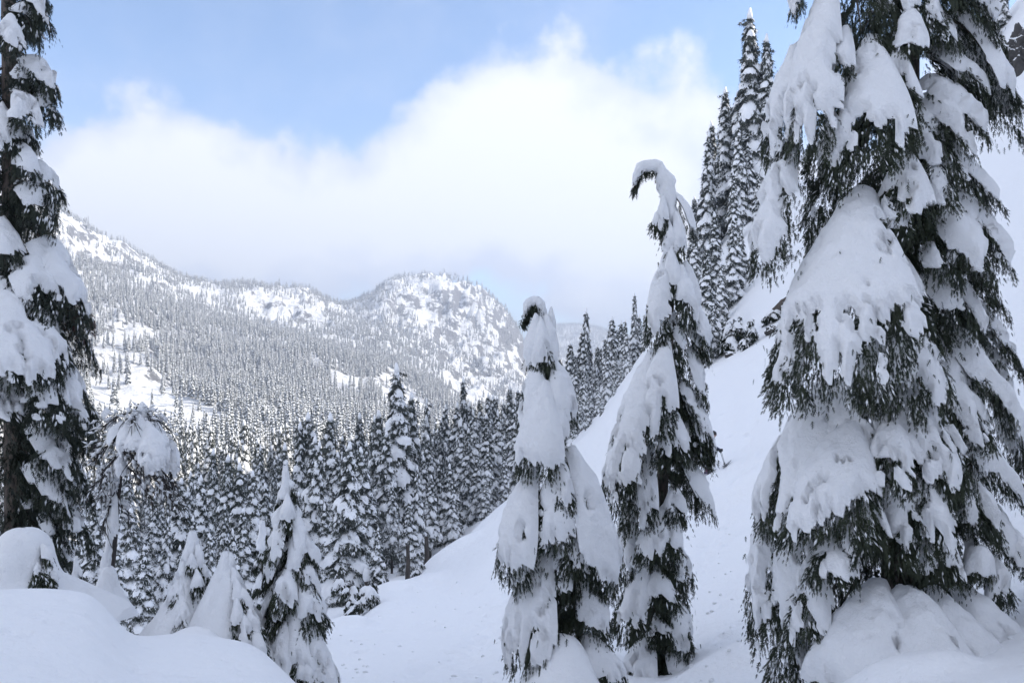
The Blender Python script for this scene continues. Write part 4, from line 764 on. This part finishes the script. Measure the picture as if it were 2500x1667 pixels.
# ------------------------------------------------------------------ the forest beyond
def far_proto(seed, Rb=.13, tiers=13, frost=.8):
    rg = np.random.default_rng(seed); V = []; Fs = []; M = []; n = 0
    def add(v, f, m):
        nonlocal n
        V.extend(v); Fs.extend([[q + n for q in t] for t in f]); M.extend([m] * len(f)); n += len(v)
    add([(-.012, 0, -.06), (.006, .01, -.06), (.006, -.01, -.06), (0, 0, .95)], [(0, 1, 3), (1, 2, 3), (2, 0, 3)], 2)
    for i in range(tiers):
        t = (i + .5) / tiers; z = 1 - .9 * t; R = (Rb * t ** .75 + .012)
        for k in range(7):
            a = k * .8976 + i * 2.4 + rg.uniform(-.3, .3); rr = R * rg.uniform(.6, 1.2); dz = rr * rg.uniform(.5, 1.1) + .02; w = rr * .42 + .008
            ca, sa = math.cos(a), math.sin(a); zz = z + rg.uniform(-.02, .02)
            def pt(f, s, h): return (ca * rr * f - sa * w * s, sa * rr * f + ca * w * s, zz - dz * f ** 1.4 + h)
            add([pt(0, 0, .01), pt(.6, 1, -.012), pt(1, 0, 0), pt(.6, -1, -.012)], [(0, 1, 2), (0, 2, 3)], 0)
            add([pt(.1, .2, -.01), pt(.6, .6, -.045), pt(.95, 0, -.04), pt(.6, -.6, -.045)], [(0, 1, 2), (0, 2, 3)], 0)
            if rg.random() < frost:
                q = rg.uniform(.6, 1.05); add([pt(.12, 0, .020), pt(.55, q, .004), pt(.93, 0, .012), pt(.55, -q, .004), pt(.55, 0, .022)], [(0, 1, 4), (1, 2, 4), (2, 3, 4), (3, 0, 4)], 1)
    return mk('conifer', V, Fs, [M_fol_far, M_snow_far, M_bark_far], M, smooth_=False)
FARK = []
def far_kinds():
    for sd, rb, fr in ((1, .13, .95), (2, .115, .9), (3, .145, .97), (4, .105, .92)):
        o = far_proto(sd, rb, 13, fr); FARK.append(o.data); bpy.data.objects.remove(o)
far_kinds()
def inpoly(x, y, poly):
    c = np.zeros(x.shape, bool); n = len(poly)
    for i in range(n):
        x0, y0 = poly[i]; x1, y1 = poly[i - 1]
        c ^= ((y0 > y) != (y1 > y)) & (x < (x1 - x0) * (y - y0) / (y1 - y0 + 1e-9) + x0)
    return c
CLEAR = [([(205, 940), (280, 880), (330, 880), (420, 955), (500, 985), (590, 1035), (625, 1078), (560, 1085), (480, 1085), (350, 1085), (230, 1030)], .035),
         ([(130, 520), (250, 565), (340, 635), (430, 695), (560, 720), (560, 745), (420, 730), (330, 690), (230, 640), (150, 610)], .30), ([(580, 715), (700, 715), (770, 740), (825, 795), (790, 830), (690, 805), (600, 765)], .16),
         ([(905, 930), (955, 895), (1010, 950), (1075, 1030), (1030, 1040), (940, 995)], .04), ([(960, 690), (1080, 670), (1200, 740), (1300, 840), (1310, 960), (1190, 1030), (1090, 990), (1090, 900), (1030, 790)], .24),
         ([(640, 1005), (700, 1000), (745, 1020), (690, 1040), (640, 1035)], .1), ([(220, 850), (300, 775), (400, 830), (350, 905), (240, 930)], .33), ([(520, 940), (560, 950), (560, 970), (525, 965)], .1), ([(760, 880), (900, 940), (880, 960), (770, 910)], .5), ([(1340, 870), (1400, 880), (1390, 910), (1340, 905)], .3)]
def far_forest():
    rg = np.random.default_rng(900); X = []
    edge_px = [-600, 230, 740, 840, 960, 1060, 1180, 1270, 1400, 1500, 1600]; edge_r = [40, 36, 50, 54, 68, 84, 100, 108, 118, 150, 230]
    a0, a1 = float(pix_azel(-420, 930)[0]), float(pix_azel(1640, 930)[0])
    r = 38.0
    while r < 4700:
        s = (9.0 if r < 120 else 5.0) + .0024 * r if r < 2700 else 10.5
        n = int((a1 - a0) * r / s); az = a0 + (a1 - a0) * (np.arange(n) + rg.uniform(0, 1, n)) / n; rr = r + rg.uniform(-.5, .5, n) * s
        X.append(np.stack([az, rr], 1)); r += s
    X = np.vstack(X); az, rr = X[:, 0], X[:, 1]; x, y = np.sin(az) * rr, np.cos(az) * rr; z = H(x, y)
    px = 1250 + F * (x / (y * math.cos(PITCH) + z * math.sin(PITCH))); py = 833.5 - F * ((z * math.cos(PITCH) - y * math.sin(PITCH)) / (y * math.cos(PITCH) + z * math.sin(PITCH)))
    p = np.ones(len(x)) * .93
    jx = px + (fbm(x * .02, y * .02, 3, 3) - .5) * 60 * np.clip(rr / 1500, .2, 1); jy = py + (fbm(x * .02, y * .02, 8, 3) - .5) * 50 * np.clip(rr / 1500, .15, 1)
    for poly, d in CLEAR: 
        m = inpoly(jx, jy, poly) & (rr > 300); clump = sst(.42, .66, fbm(x * .012, y * .012, 6, 4)) * 2.2 if d > .1 else 1.
        p = np.where(m, np.minimum(1, d * clump), p)
    p *= np.where(rr > 260, .55 + .9 * sst(.28, .5, fbm(x * .018, y * .018, 1, 3)), 1)
    p *= rr > np.interp(px, edge_px, edge_r)
    p *= np.where((px > 1300) & (rr < 2600) & (rr > 330), .8, 1)
    keep = rg.random(len(x)) < p
    # leave out what the ground or the front stand hides altogether
    ai = np.clip(((az + math.pi) / (2 * math.pi) * NA).round().astype(int), 0, NA); run = np.maximum.accumulate(TAB, axis=1); li = np.clip(((np.log(rr) - L0) / (L1 - L0) * (NL - 1)).astype(int) - 2, 0, NL - 1)
    Ht = rg.normal(16.5, 3.4, len(x)).clip(7, 26) * np.where(rr > 1000, 1 - .25 * sst(1000, 2200, rr), 1) * np.where(rr < 140, 1.1, 1)
    keep &= (z + Ht) / rr > run[ai, li] - .004
    for tx, ty in TAKEN: keep &= ((x - tx) ** 2 + (y - ty) ** 2) > 2.6 ** 2
    x, y, z, rr, Ht, px, py, az = [q[keep] for q in (x, y, z, rr, Ht, px, py, az)]
    # fewer, lower trees where the hand placed stand must stay visible
    near_ = rr < 140; Ht = np.where(near_, rg.uniform(.5, 1.1, len(Ht)) * np.minimum(rg.uniform(13, 23, len(Ht)), np.maximum(6, (np.interp(px, [200, 450, 700, 900, 1100, 1300, 1400, 1650], [.01 * -10, -.105, -.075, -.075, -.085, -.06, -.03, .0]) * rr - z))), Ht)
    size = Ht / rr * ((px > 0) & (px < 2500)); o = np.argsort(-size); x, y, z, rr, Ht, px, py = [q[o] for q in (x, y, z, rr, Ht, px, py)]
    N1 = max(0, 292 - len(MID)); print('trees', len(x), 'individual', N1, 'smallest own', Ht[N1] / rr[N1] * F)
    rd = np.random.default_rng(77)
    for i in range(N1):
        pos = (x[i], y[i], z[i])
        if rr[i] < 150: lab, grp = L_V, G_V
        else: lab, grp = 'snow-dusted conifer in the dense wood behind the shaded stand', 'conifers of the wood behind the shaded stand'
        forest_tree(pos, Ht[i], int(rd.choice([0, 1, 2, 3, 5, 6])), rd, lab, grp, float(rd.uniform(.85, 1.45)))
    x, y, z, rr, Ht = [q[N1:] for q in (x, y, z, rr, Ht)]; n = len(x)
    # single trees standing out on the sunlit clearing stay things of their own
    kind = np.where(rr < 330, 4 + rd.integers(0, 4, n), rd.integers(0, 4, n)).astype(np.int32)
    sc_ = np.where(kind >= 4, Ht / 20., Ht); wd = rd.uniform(.85, 1.3, n)
    me = bpy.data.meshes.new('conifer_forest'); me.vertices.add(n); me.vertices.foreach_set('co', np.stack([x, y, z], 1).astype(np.float32).ravel())
    for nm, ty, arr, key in (('kind', 'INT', kind, 'value'), ('size', 'FLOAT_VECTOR', np.stack([sc_ * wd, sc_ * wd, sc_], 1).astype(np.float32).ravel(), 'vector'), ('turn', 'FLOAT_VECTOR', np.stack([rd.normal(0, .02, n), rd.normal(0, .02, n), rd.uniform(0, 6.28, n)], 1).astype(np.float32).ravel(), 'vector')):
        me.attributes.new(nm, ty, 'POINT').data.foreach_set(key, arr)
    ob = bpy.data.objects.new('conifer_forest', me); C.objects.link(ob); tag(ob, 'snow-dusted conifer forest over the valley floor and mountainsides', None, None, 'stuff')
    # the four far kinds stand as trees on the clearing, the four near kinds in the stand; the forest repeats their meshes
    src = []
    spots = [(432, 1068, 700, 17), (443, 1060, 705, 16), (398, 1015, 735, 12), (372, 1046, 690, 14)]
    labs = ['thin dark conifer alone on the sunlit clearing, right of its twin', 'slightly taller conifer alone on the sunlit clearing beside its thin twin', 'small conifer alone high on the sunlit clearing', 'conifer standing low on the sunlit clearing, near the bare tree']
    for k, (qx, qy, r_, h) in enumerate(spots):
        p_ = ground(qx, r_); o_ = bpy.data.objects.new('conifer', FARK[k]); C.objects.link(o_); o_.location = p_; o_.scale = (h, h, h); tag(o_, labs[k], 'tree'); src.append([o_])
    for k in (0, 1, 3, 5):
        root = next(r_ for r_, kk in MID if kk == k); src.append(list(root.children))
    ng = bpy.data.node_groups.new('forest_nodes', 'GeometryNodeTree')
    ng.interface.new_socket('Geometry', in_out='INPUT', socket_type='NodeSocketGeometry'); ng.interface.new_socket('Geometry', in_out='OUTPUT', socket_type='NodeSocketGeometry')
    N, Lk = ng.nodes, ng.links; gi = N.new('NodeGroupInput'); go = N.new('NodeGroupOutput'); iop = N.new('GeometryNodeInstanceOnPoints'); allj = N.new('GeometryNodeJoinGeometry')
    for grp in reversed(src):
        jn = N.new('GeometryNodeJoinGeometry')
        for o_ in grp:
            oi = N.new('GeometryNodeObjectInfo'); oi.transform_space = 'ORIGINAL'; oi.inputs['Object'].default_value = o_; Lk.new(oi.outputs['Geometry'], jn.inputs[0])
        gt = N.new('GeometryNodeGeometryToInstance'); Lk.new(jn.outputs[0], gt.inputs[0]); Lk.new(gt.outputs[0], allj.inputs[0])
    def attr(nm, dt):
        a = N.new('GeometryNodeInputNamedAttribute'); a.data_type = dt; a.inputs['Name'].default_value = nm; return a.outputs['Attribute']
    iop.inputs['Pick Instance'].default_value = True
    Lk.new(gi.outputs[0], iop.inputs['Points']); Lk.new(allj.outputs[0], iop.inputs['Instance']); Lk.new(attr('kind', 'INT'), iop.inputs['Instance Index'])
    Lk.new(attr('size', 'FLOAT_VECTOR'), iop.inputs['Scale'])
    er = N.new('FunctionNodeEulerToRotation'); Lk.new(attr('turn', 'FLOAT_VECTOR'), er.inputs[0]); Lk.new(er.outputs[0], iop.inputs['Rotation'])
    Lk.new(iop.outputs[0], go.inputs[0]); md = ob.modifiers.new('forest', 'NODES'); md.node_group = ng
far_forest()
# ------------------------------------------------------------------ skier on the run
def skier():
    Fd = np.array([.93, -.37, 0]); Ld = np.array([.37, .93, 0]); U = np.array([0, 0, 1.])
    g0 = ground(1724, 34.0); root = empty('person', g0, 'skier in a navy jacket and grey trousers behind the hooked hemlock, poles planted ahead', 'person')
    def Q(f, l, u): return Fd * f + Ld * l + U * u
    J = dict(pel=(-.06, 0, .90), sp=(.02, 0, 1.08), ch=(.12, 0, 1.28), nk=(.19, 0, 1.46), hd=(.25, 0, 1.56), lh=(-.05, .10, .86), rh=(-.05, -.10, .86), lk=(.13, .13, .50), rk=(.13, -.13, .50), la=(0, .15, .16), ra=(0, -.15, .16), lf=(.10, .15, .07), rf=(.10, -.15, .07),
             ls=(.14, .20, 1.40), rs=(.14, -.20, 1.40), le=(.24, .28, 1.13), re=(.24, -.28, 1.13), lw=(.50, .24, 1.02), rw=(.52, -.24, 1.02))
    E = [('pel', 'sp'), ('sp', 'ch'), ('ch', 'nk'), ('nk', 'hd'), ('pel', 'lh'), ('lh', 'lk'), ('lk', 'la'), ('la', 'lf'), ('pel', 'rh'), ('rh', 'rk'), ('rk', 'ra'), ('ra', 'rf'), ('ch', 'ls'), ('ls', 'le'), ('le', 'lw'), ('ch', 'rs'), ('rs', 're'), ('re', 'rw')]
    rad = dict(pel=.16, sp=.15, ch=.17, nk=.07, hd=.08, lh=.11, rh=.11, lk=.085, rk=.085, la=.07, ra=.07, lf=.05, rf=.05, ls=.085, rs=.085, le=.062, re=.062, lw=.042, rw=.042)
    names = list(J); me = bpy.data.meshes.new('body'); me.from_pydata([tuple(Q(*J[n])) for n in names], [(names.index(a), names.index(b)) for a, b in E], [])
    o = bpy.data.objects.new('body', me); C.objects.link(o); sk = o.modifiers.new('skin', 'SKIN'); ss = o.modifiers.new('sub', 'SUBSURF'); ss.levels = 2; ss.render_levels = 2
    if not me.skin_vertices: return root
    for i, n in enumerate(names):
        me.skin_vertices[0].data[i].radius = (rad[n], rad[n]); me.skin_vertices[0].data[i].use_root = n == 'pel'
    dg = bpy.context.evaluated_depsgraph_get(); m2 = bpy.data.meshes.new_from_object(o.evaluated_get(dg)); bpy.data.objects.remove(o)
    m2.name = 'body'; m2.materials.clear(); navy = plain('navy_jacket', (.025, .03, .10), .6); grey = plain('grey_trousers', (.09, .09, .09), .8)
    m2.materials.append(navy); m2.materials.append(grey)
    for p in m2.polygons: p.material_index = 1 if p.center.z < .86 else 0; p.use_smooth = True
    b = bpy.data.objects.new('body', m2); C.objects.link(b); b.parent = root
    def ball(c, r, n=12, sq=(1, 1, 1)):
        th = np.linspace(0, math.pi, n)[:, None]; ph = np.arange(2 * n) * math.pi / n
        V = np.stack([np.sin(th) * np.cos(ph), np.sin(th) * np.sin(ph), np.cos(th) + 0 * ph], -1).reshape(-1, 3); V = Fd * V[:, :1] * sq[0] + Ld * V[:, 1:2] * sq[1] + U * V[:, 2:] * sq[2]
        return V * r + c, grid_faces(n, 2 * n, True)[:, ::-1]
    skin = plain('skin', (.5, .33, .26)); blk = plain('black_gear', (.015, .015, .017), .4); boot = plain('purple_grey_boot', (.10, .08, .13), .35); red = plain('red_buckle', (.35, .04, .05), .4)
    a = Acc(); a.add(*ball(Q(.27, 0, 1.63), .105, 12, (1, .82, 1.15))); a.add(*ball(Q(.385, 0, 1.62), .022, 6, (1.2, .7, 1))); a.build('head', skin, root)
    a = Acc(); V, Fc = ball(Q(.255, 0, 1.68), .135, 14, (1.08, .9, .95)); k = (V[Fc].mean(1) @ U) > 1.645; a.add(V, Fc[k]); a.build('helmet', blk, root)
    a = Acc(); V, Fc = ball(Q(.33, 0, 1.645), .075, 12, (.6, 1.05, .55)); a.add(V, Fc); a.build('goggles', plain('goggle_lens', (.05, .03, .02), .1), root)
    for s_ in (-1, 1):
        hnd = Q(.53, -.24 * -s_, 1.0) if s_ > 0 else Q(.55, -.24, 1.0); a = Acc(); V, Fc = ball(hnd, .055, 8, (1.1, .8, .9)); a.add(V, Fc)
        for q in range(4): a.add(*tube([hnd + Fd * .03 + U * (.03 - .022 * q), hnd + Fd * .07 + U * (.03 - .022 * q) + Ld * .012 * s_, hnd + Fd * .062 + U * (.03 - .022 * q) - Ld * .035 * s_], [.015, .014, .011], 6))
        a.add(*tube([hnd + U * .02, hnd + U * .05 + Fd * .04 - Ld * .02 * s_, hnd + U * .045 + Fd * .07 - Ld * .03 * s_], [.017, .015, .011], 6)); a.build('glove', blk, root)
        a = Acc(); c = Q(0, .15 * s_, 0)
        V, Fc = tube([c + U * .36 + Fd * .05, c + U * .2, c + U * .12 + Fd * .0], [.075, .07, .075], 10); a.add(V, Fc, 0)
        V, Fc = tube([c + U * .075 - Fd * .11, c + U * .085, c + U * .07 + Fd * .16, c + U * .06 + Fd * .21], [.05, .062, .055, .03], 10); a.add(V, Fc, 0)
        for h_ in (.15, .21): 
            V, Fc = tube([c + U * h_ - Fd * .07, c + U * h_ - Fd * .0 - Ld * .078 * s_ * -1, c + U * h_ + Fd * .08], [.012, .014, .012], 6); a.add(V, Fc, 1)
        a.build('ski_boot', [boot, red], root)
        # skis and poles are held, so they are things of their own
        zs = np.array([-.75, -.6, -.3, 0, .3, .6, .80, .90, .97]); cv = np.array([.015, .004, .003, .006, .003, .004, .03, .075, .13]); wd_ = np.array([.05, .055, .045, .042, .047, .056, .055, .04, .012])
        yaw = -.12 * s_; fdir = Fd * math.cos(yaw) + Ld * math.sin(yaw); ldir = Ld * math.cos(yaw) - Fd * math.sin(yaw); V = []
        cb = g0 + c
        for z_, h_, w_ in zip(zs, cv, wd_):
            p = cb + fdir * z_; gz = float(H(p[0], p[1])); base = np.array([p[0], p[1], 0]) + U * (g0[2] + (gz - g0[2]) * .9 + .025 + h_)
            V += [base - ldir * w_, base + ldir * w_, base + ldir * w_ + U * .014, base - ldir * w_ + U * .014]
        Fc = grid_faces(len(zs), 4, True); e_ = (len(zs) - 1) * 4; Fc = np.vstack([Fc, [[0, 1, 2], [0, 2, 3], [e_, e_ + 2, e_ + 1], [e_, e_ + 3, e_ + 2]]])
        o = mk('ski', V, Fc, plain('dark_ski', (.05, .055, .07), .3), loc=cb, smooth_=False); tag(o, ['dark ski under the skier\'s boot nearer the camera', 'dark ski under the skier\'s boot farther from the camera'][0 if s_ < 0 else 1], 'ski', 'skis on the skier')
        tip = ground(1767, 34.0) + Ld * .08 * s_; hp = g0 + hnd; pr = empty('ski_pole', tip, ['ski pole in the skier\'s near hand, standing almost upright', 'slanting ski pole in the skier\'s far hand'][0 if s_ < 0 else 1], 'ski pole', 'ski poles of the skier')
        d = nrm(hp - tip); V, Fc = tube([[0, 0, 0] - d * .03, hp - tip - d * .04], [.009, .011], 6); mk('shaft', V, Fc, plain('pole_metal', (.25, .25, .27), .35, .6), parent=pr)
        V, Fc = tube([hp - tip - d * .09, hp - tip + d * .06], [.018, .020], 8); mk('grip', V, Fc, blk, parent=pr)
        V, Fc = tube([d * .06, d * .075], [.045, .012], 12); mk('basket', V, Fc, blk, parent=pr)
    return root
skier()
# ------------------------------------------------------------------ rocks, log, stumps and saplings
M_rock = None
def rock_mat():
    m, t, b = newmat('dark_rock'); g = geo(t); n = noise(t, g.outputs['Position'], 1.6, 6, .65); n2 = noise(t, g.outputs['Position'], .7, 5, .6)
    sp = t.nodes.new('ShaderNodeSeparateXYZ'); t.links.new(g.outputs['Normal'], sp.inputs[0])
    sn = smooth(t, node_math(t, 'ADD', sp.outputs[2], node_math(t, 'MULTIPLY', node_math(t, 'SUBTRACT', n, .5), 1.1)), .52, .62)
    t.links.new(mixcol(t, sn, mixcol(t, n, (.020, .019, .019, 1), (.085, .078, .072, 1)), SNOWC), b.inputs['Base Color']); b.inputs['Roughness'].default_value = .85; bump(t, b, n, .9, .3); return m
M_rock = rock_mat()
def blob(n, sx, sy, sz, seed, amp, freq=1.6):
    th = np.linspace(0, math.pi, n)[:, None]; ph = np.arange(2 * n) * math.pi / n
    D = np.stack([np.sin(th) * np.cos(ph), np.sin(th) * np.sin(ph), np.cos(th) + 0 * ph], -1).reshape(-1, 3)
    r = 1 + amp * 2 * (np.abs(2 * fbm(D[:, 0] * freq + seed, D[:, 1] * freq, D[:, 2] * freq, 4) - 1) - .35)
    return D * r[:, None] * [sx, sy, sz], grid_faces(n, 2 * n, True)[:, ::-1]
def at_row(px, row, rmin=40, rmax=175):
    a = float(pix_azel(px, 930)[0]); rr = np.arange(rmin, rmax, .5); tz = H(np.sin(a) * rr, np.cos(a) * rr) / rr; w = tanrow(px, row); k = np.argmax(tz >= w) if (tz >= w).any() else int(np.argmax(tz))
    return np.array([math.sin(a) * rr[k], math.cos(a) * rr[k], tz[k] * rr[k]]), rr[k]
def rock(label, px, row, sx, sy, sz, seed, rmin=40, name='boulder', n=24, amp=.3):
    p, r = at_row(px, row, rmin); V, Fc = blob(n, sx, sy, sz, seed, amp); o = mk(name, V, Fc, M_rock); o.location = p; tag(o, label, 'rock'); return o
rock('small dark stone poking out of the slope below the fallen log', 1886, 812, .55, .5, .55, 3)
rock('dark stone at the foot of the lone bush on the slope', 1786, 868, .6, .5, .35, 5)
o = rock('tall dark crag with snow ledges at the top right corner', 2520, 150, 3.2, 4.0, 4.6, 8, 90, 'crag', 60, .42)
p, r = at_row(1888, 778); p2, _ = at_row(1926, 742); d = p2 - p
V, Fc = tube(smoothline([[0, 0, .1], d * .35 + [0, 0, .35], d * .75 + [0, 0, .45], d + [0, 0, .5]], 14), np.interp(np.linspace(0, 1, 14), [0, .15, .6, 1], [.22, .42, .36, .12]) * r / 75, 10, .25, 3)
lg = mk('fallen_log', V, Fc, M_bark); lg.location = p; tag(lg, 'bare brown log end sticking out of the snowy slope', 'log')
def shrub(label, px, row, hgt, seed, rmin=25, rmax=175, n=9, name='sapling', fixed_r=None, lean=.4):
    rg = np.random.default_rng(seed)
    if fixed_r: p, r = ground(px, fixed_r), fixed_r
    else: p, r = at_row(px, row, rmin, rmax)
    root = empty(name, p, label, 'sapling', None); lx, ly = rg.normal(0, lean, 2); line = [p - [0, 0, .1], p + [lx * hgt * .3, ly * hgt * .3, hgt * .6], p + [lx * hgt * .8, ly * hgt * .8, hgt]]
    _, ln = trunk_part(root, line, [.03, .02, .008], n=8, ns=6)
    for i in range(n):
        c = ln[rg.integers(2, 8)]; a = rg.uniform(0, 6.28); L = hgt * rg.uniform(.22, .5)
        put_bough(root, Bough(c, c + [math.cos(a) * L, math.sin(a) * L, -L * rg.uniform(.5, 1.2)], L * .35, sheet=False), rg, snow=.06 * hgt, dens=160 / hgt, sl=.11 * hgt, cell=.07 * hgt, ragged=1, cover=.75, fan=False, hang=.8, feat=hgt, inner=.6, limb=False)
    return root
shrub('lone dark bush leaning on the slope, left of the log', 1790, 855, 2.6, 1, n=16)
shrub('small snowy bush on the slope between the lone bush and the log', 1828, 845, 2.2, 2, n=10)
shrub('snowy bush hanging below the left end of the fallen log', 1868, 800, 2.0, 3, n=10)
shrub('tiny twig of a bush above the small snowy bush', 1811, 795, .8, 4, n=5)
for k, (px, r_, h_, lab) in enumerate([(862, 41, 1.3, 'thin bent sapling by the drooping conifer at the run edge'), (880, 39, 1.5, 'bent sapling nearest the brow of the run'), (895, 45, 1.5, 'upright little sapling in the hollow below the run'), (912, 48, 1.2, 'farthest sapling in the hollow below the run'), (826, 37, 1.3, 'sapling peeping over the pillow of snow beside the young fir'), (1018, 58, 1.2, 'tiny sapling on the snow shelf under the bare trunks')]):
    shrub(lab, px, 0, h_, 20 + k, fixed_r=r_, n=7, lean=.7)
def bare_trunk(px, r, h, rad, label, snow=True, name='tree_trunk', cat='tree'):
    p = ground(px, r); root = empty(name, p, label, cat); trunk_part(root, [p - [0, 0, .3], p + [.05, 0, h * .5], p + [0, 0, h]], [rad, rad * .85, rad * .7], [M_bark_far], n=10)
    if snow: V, Fc = blob(10, rad * 1.25, rad * 1.25, rad * 2.2, px, .15); o = mk('snow_load', V + [0, 0, h + rad * .9], Fc, M_snow, parent=root)
bare_trunk(900, 50, 1.3, .22, 'short broken stump with a tall cap of snow under the stand', name='stump', cat='stump')
bare_trunk(882, 54, 5.0, .17, 'bare straight trunk standing behind the capped stump', False)
bare_trunk(1043, 76, 3.2, .25, 'thick bare trunk at the stand edge, right of the small bushy fir', False)
bare_trunk(998, 72, 3.0, .22, 'bare trunk at the stand edge, left of the thick one', False)

# clumps of snow that have dropped from the trees and rolled
def clumps():
    rg = np.random.default_rng(60); a = Acc(); spots = []
    for px0, px1, r0, r1, n in ((1150, 1780, 12, 30, 110), (1700, 2480, 8, 26, 90), (820, 1150, 15, 45, 50)):
        for i in range(n):
            q = ground(rg.uniform(px0, px1), math.exp(rg.uniform(math.log(r0), math.log(r1)))); s = rg.uniform(.015, .05) * (1.6 if rg.random() < .12 else 1) * (.5 if r1 < 9 else 1)
            V, Fc = blob(5, s * rg.uniform(.8, 1.3), s * rg.uniform(.8, 1.3), s * .75, rg.uniform(0, 99), .2); a.add(V + q + [0, 0, s * .2], Fc)
    tag(a.build('snow_clumps', M_snow), 'small clumps of snow fallen and rolled on the slope', None, None, 'stuff')
clumps()
# ------------------------------------------------------------------ haze
def haze():
    x = 7050.; z0 = min(float(v.co.z) for v in bpy.data.objects['snow_ground'].data.vertices) - 1.; z1 = max(float(v.co.z) for v in bpy.data.objects['snow_ground'].data.vertices) + 22.; print('haze', z0, z1)
    V = [(a, b, c) for a in (-x, x) for b in (-x, x) for c in (z0, z1)]
    Q = [(0, 1, 3, 2), (4, 6, 7, 5), (0, 4, 5, 1), (2, 3, 7, 6), (0, 2, 6, 4), (1, 5, 7, 3)]
    Fc = [t for q in Q for t in ((q[0], q[1], q[2]), (q[0], q[2], q[3]))]
    m = bpy.data.materials.new('haze_air'); m.use_nodes = True; t = m.node_tree; t.nodes.clear()
    o = t.nodes.new('ShaderNodeOutputMaterial'); v = t.nodes.new('ShaderNodeVolumePrincipled')
    v.inputs['Color'].default_value = (.70, .80, 1, 1); v.inputs['Density'].default_value = HAZE; v.inputs['Anisotropy'].default_value = .2
    t.links.new(v.outputs[0], o.inputs['Volume'])
    ob = mk('haze', V, Fc, m, smooth_=False); tag(ob, 'thin winter haze in the valley air', None, None, 'stuff')
HAZE = 0.00034
haze()
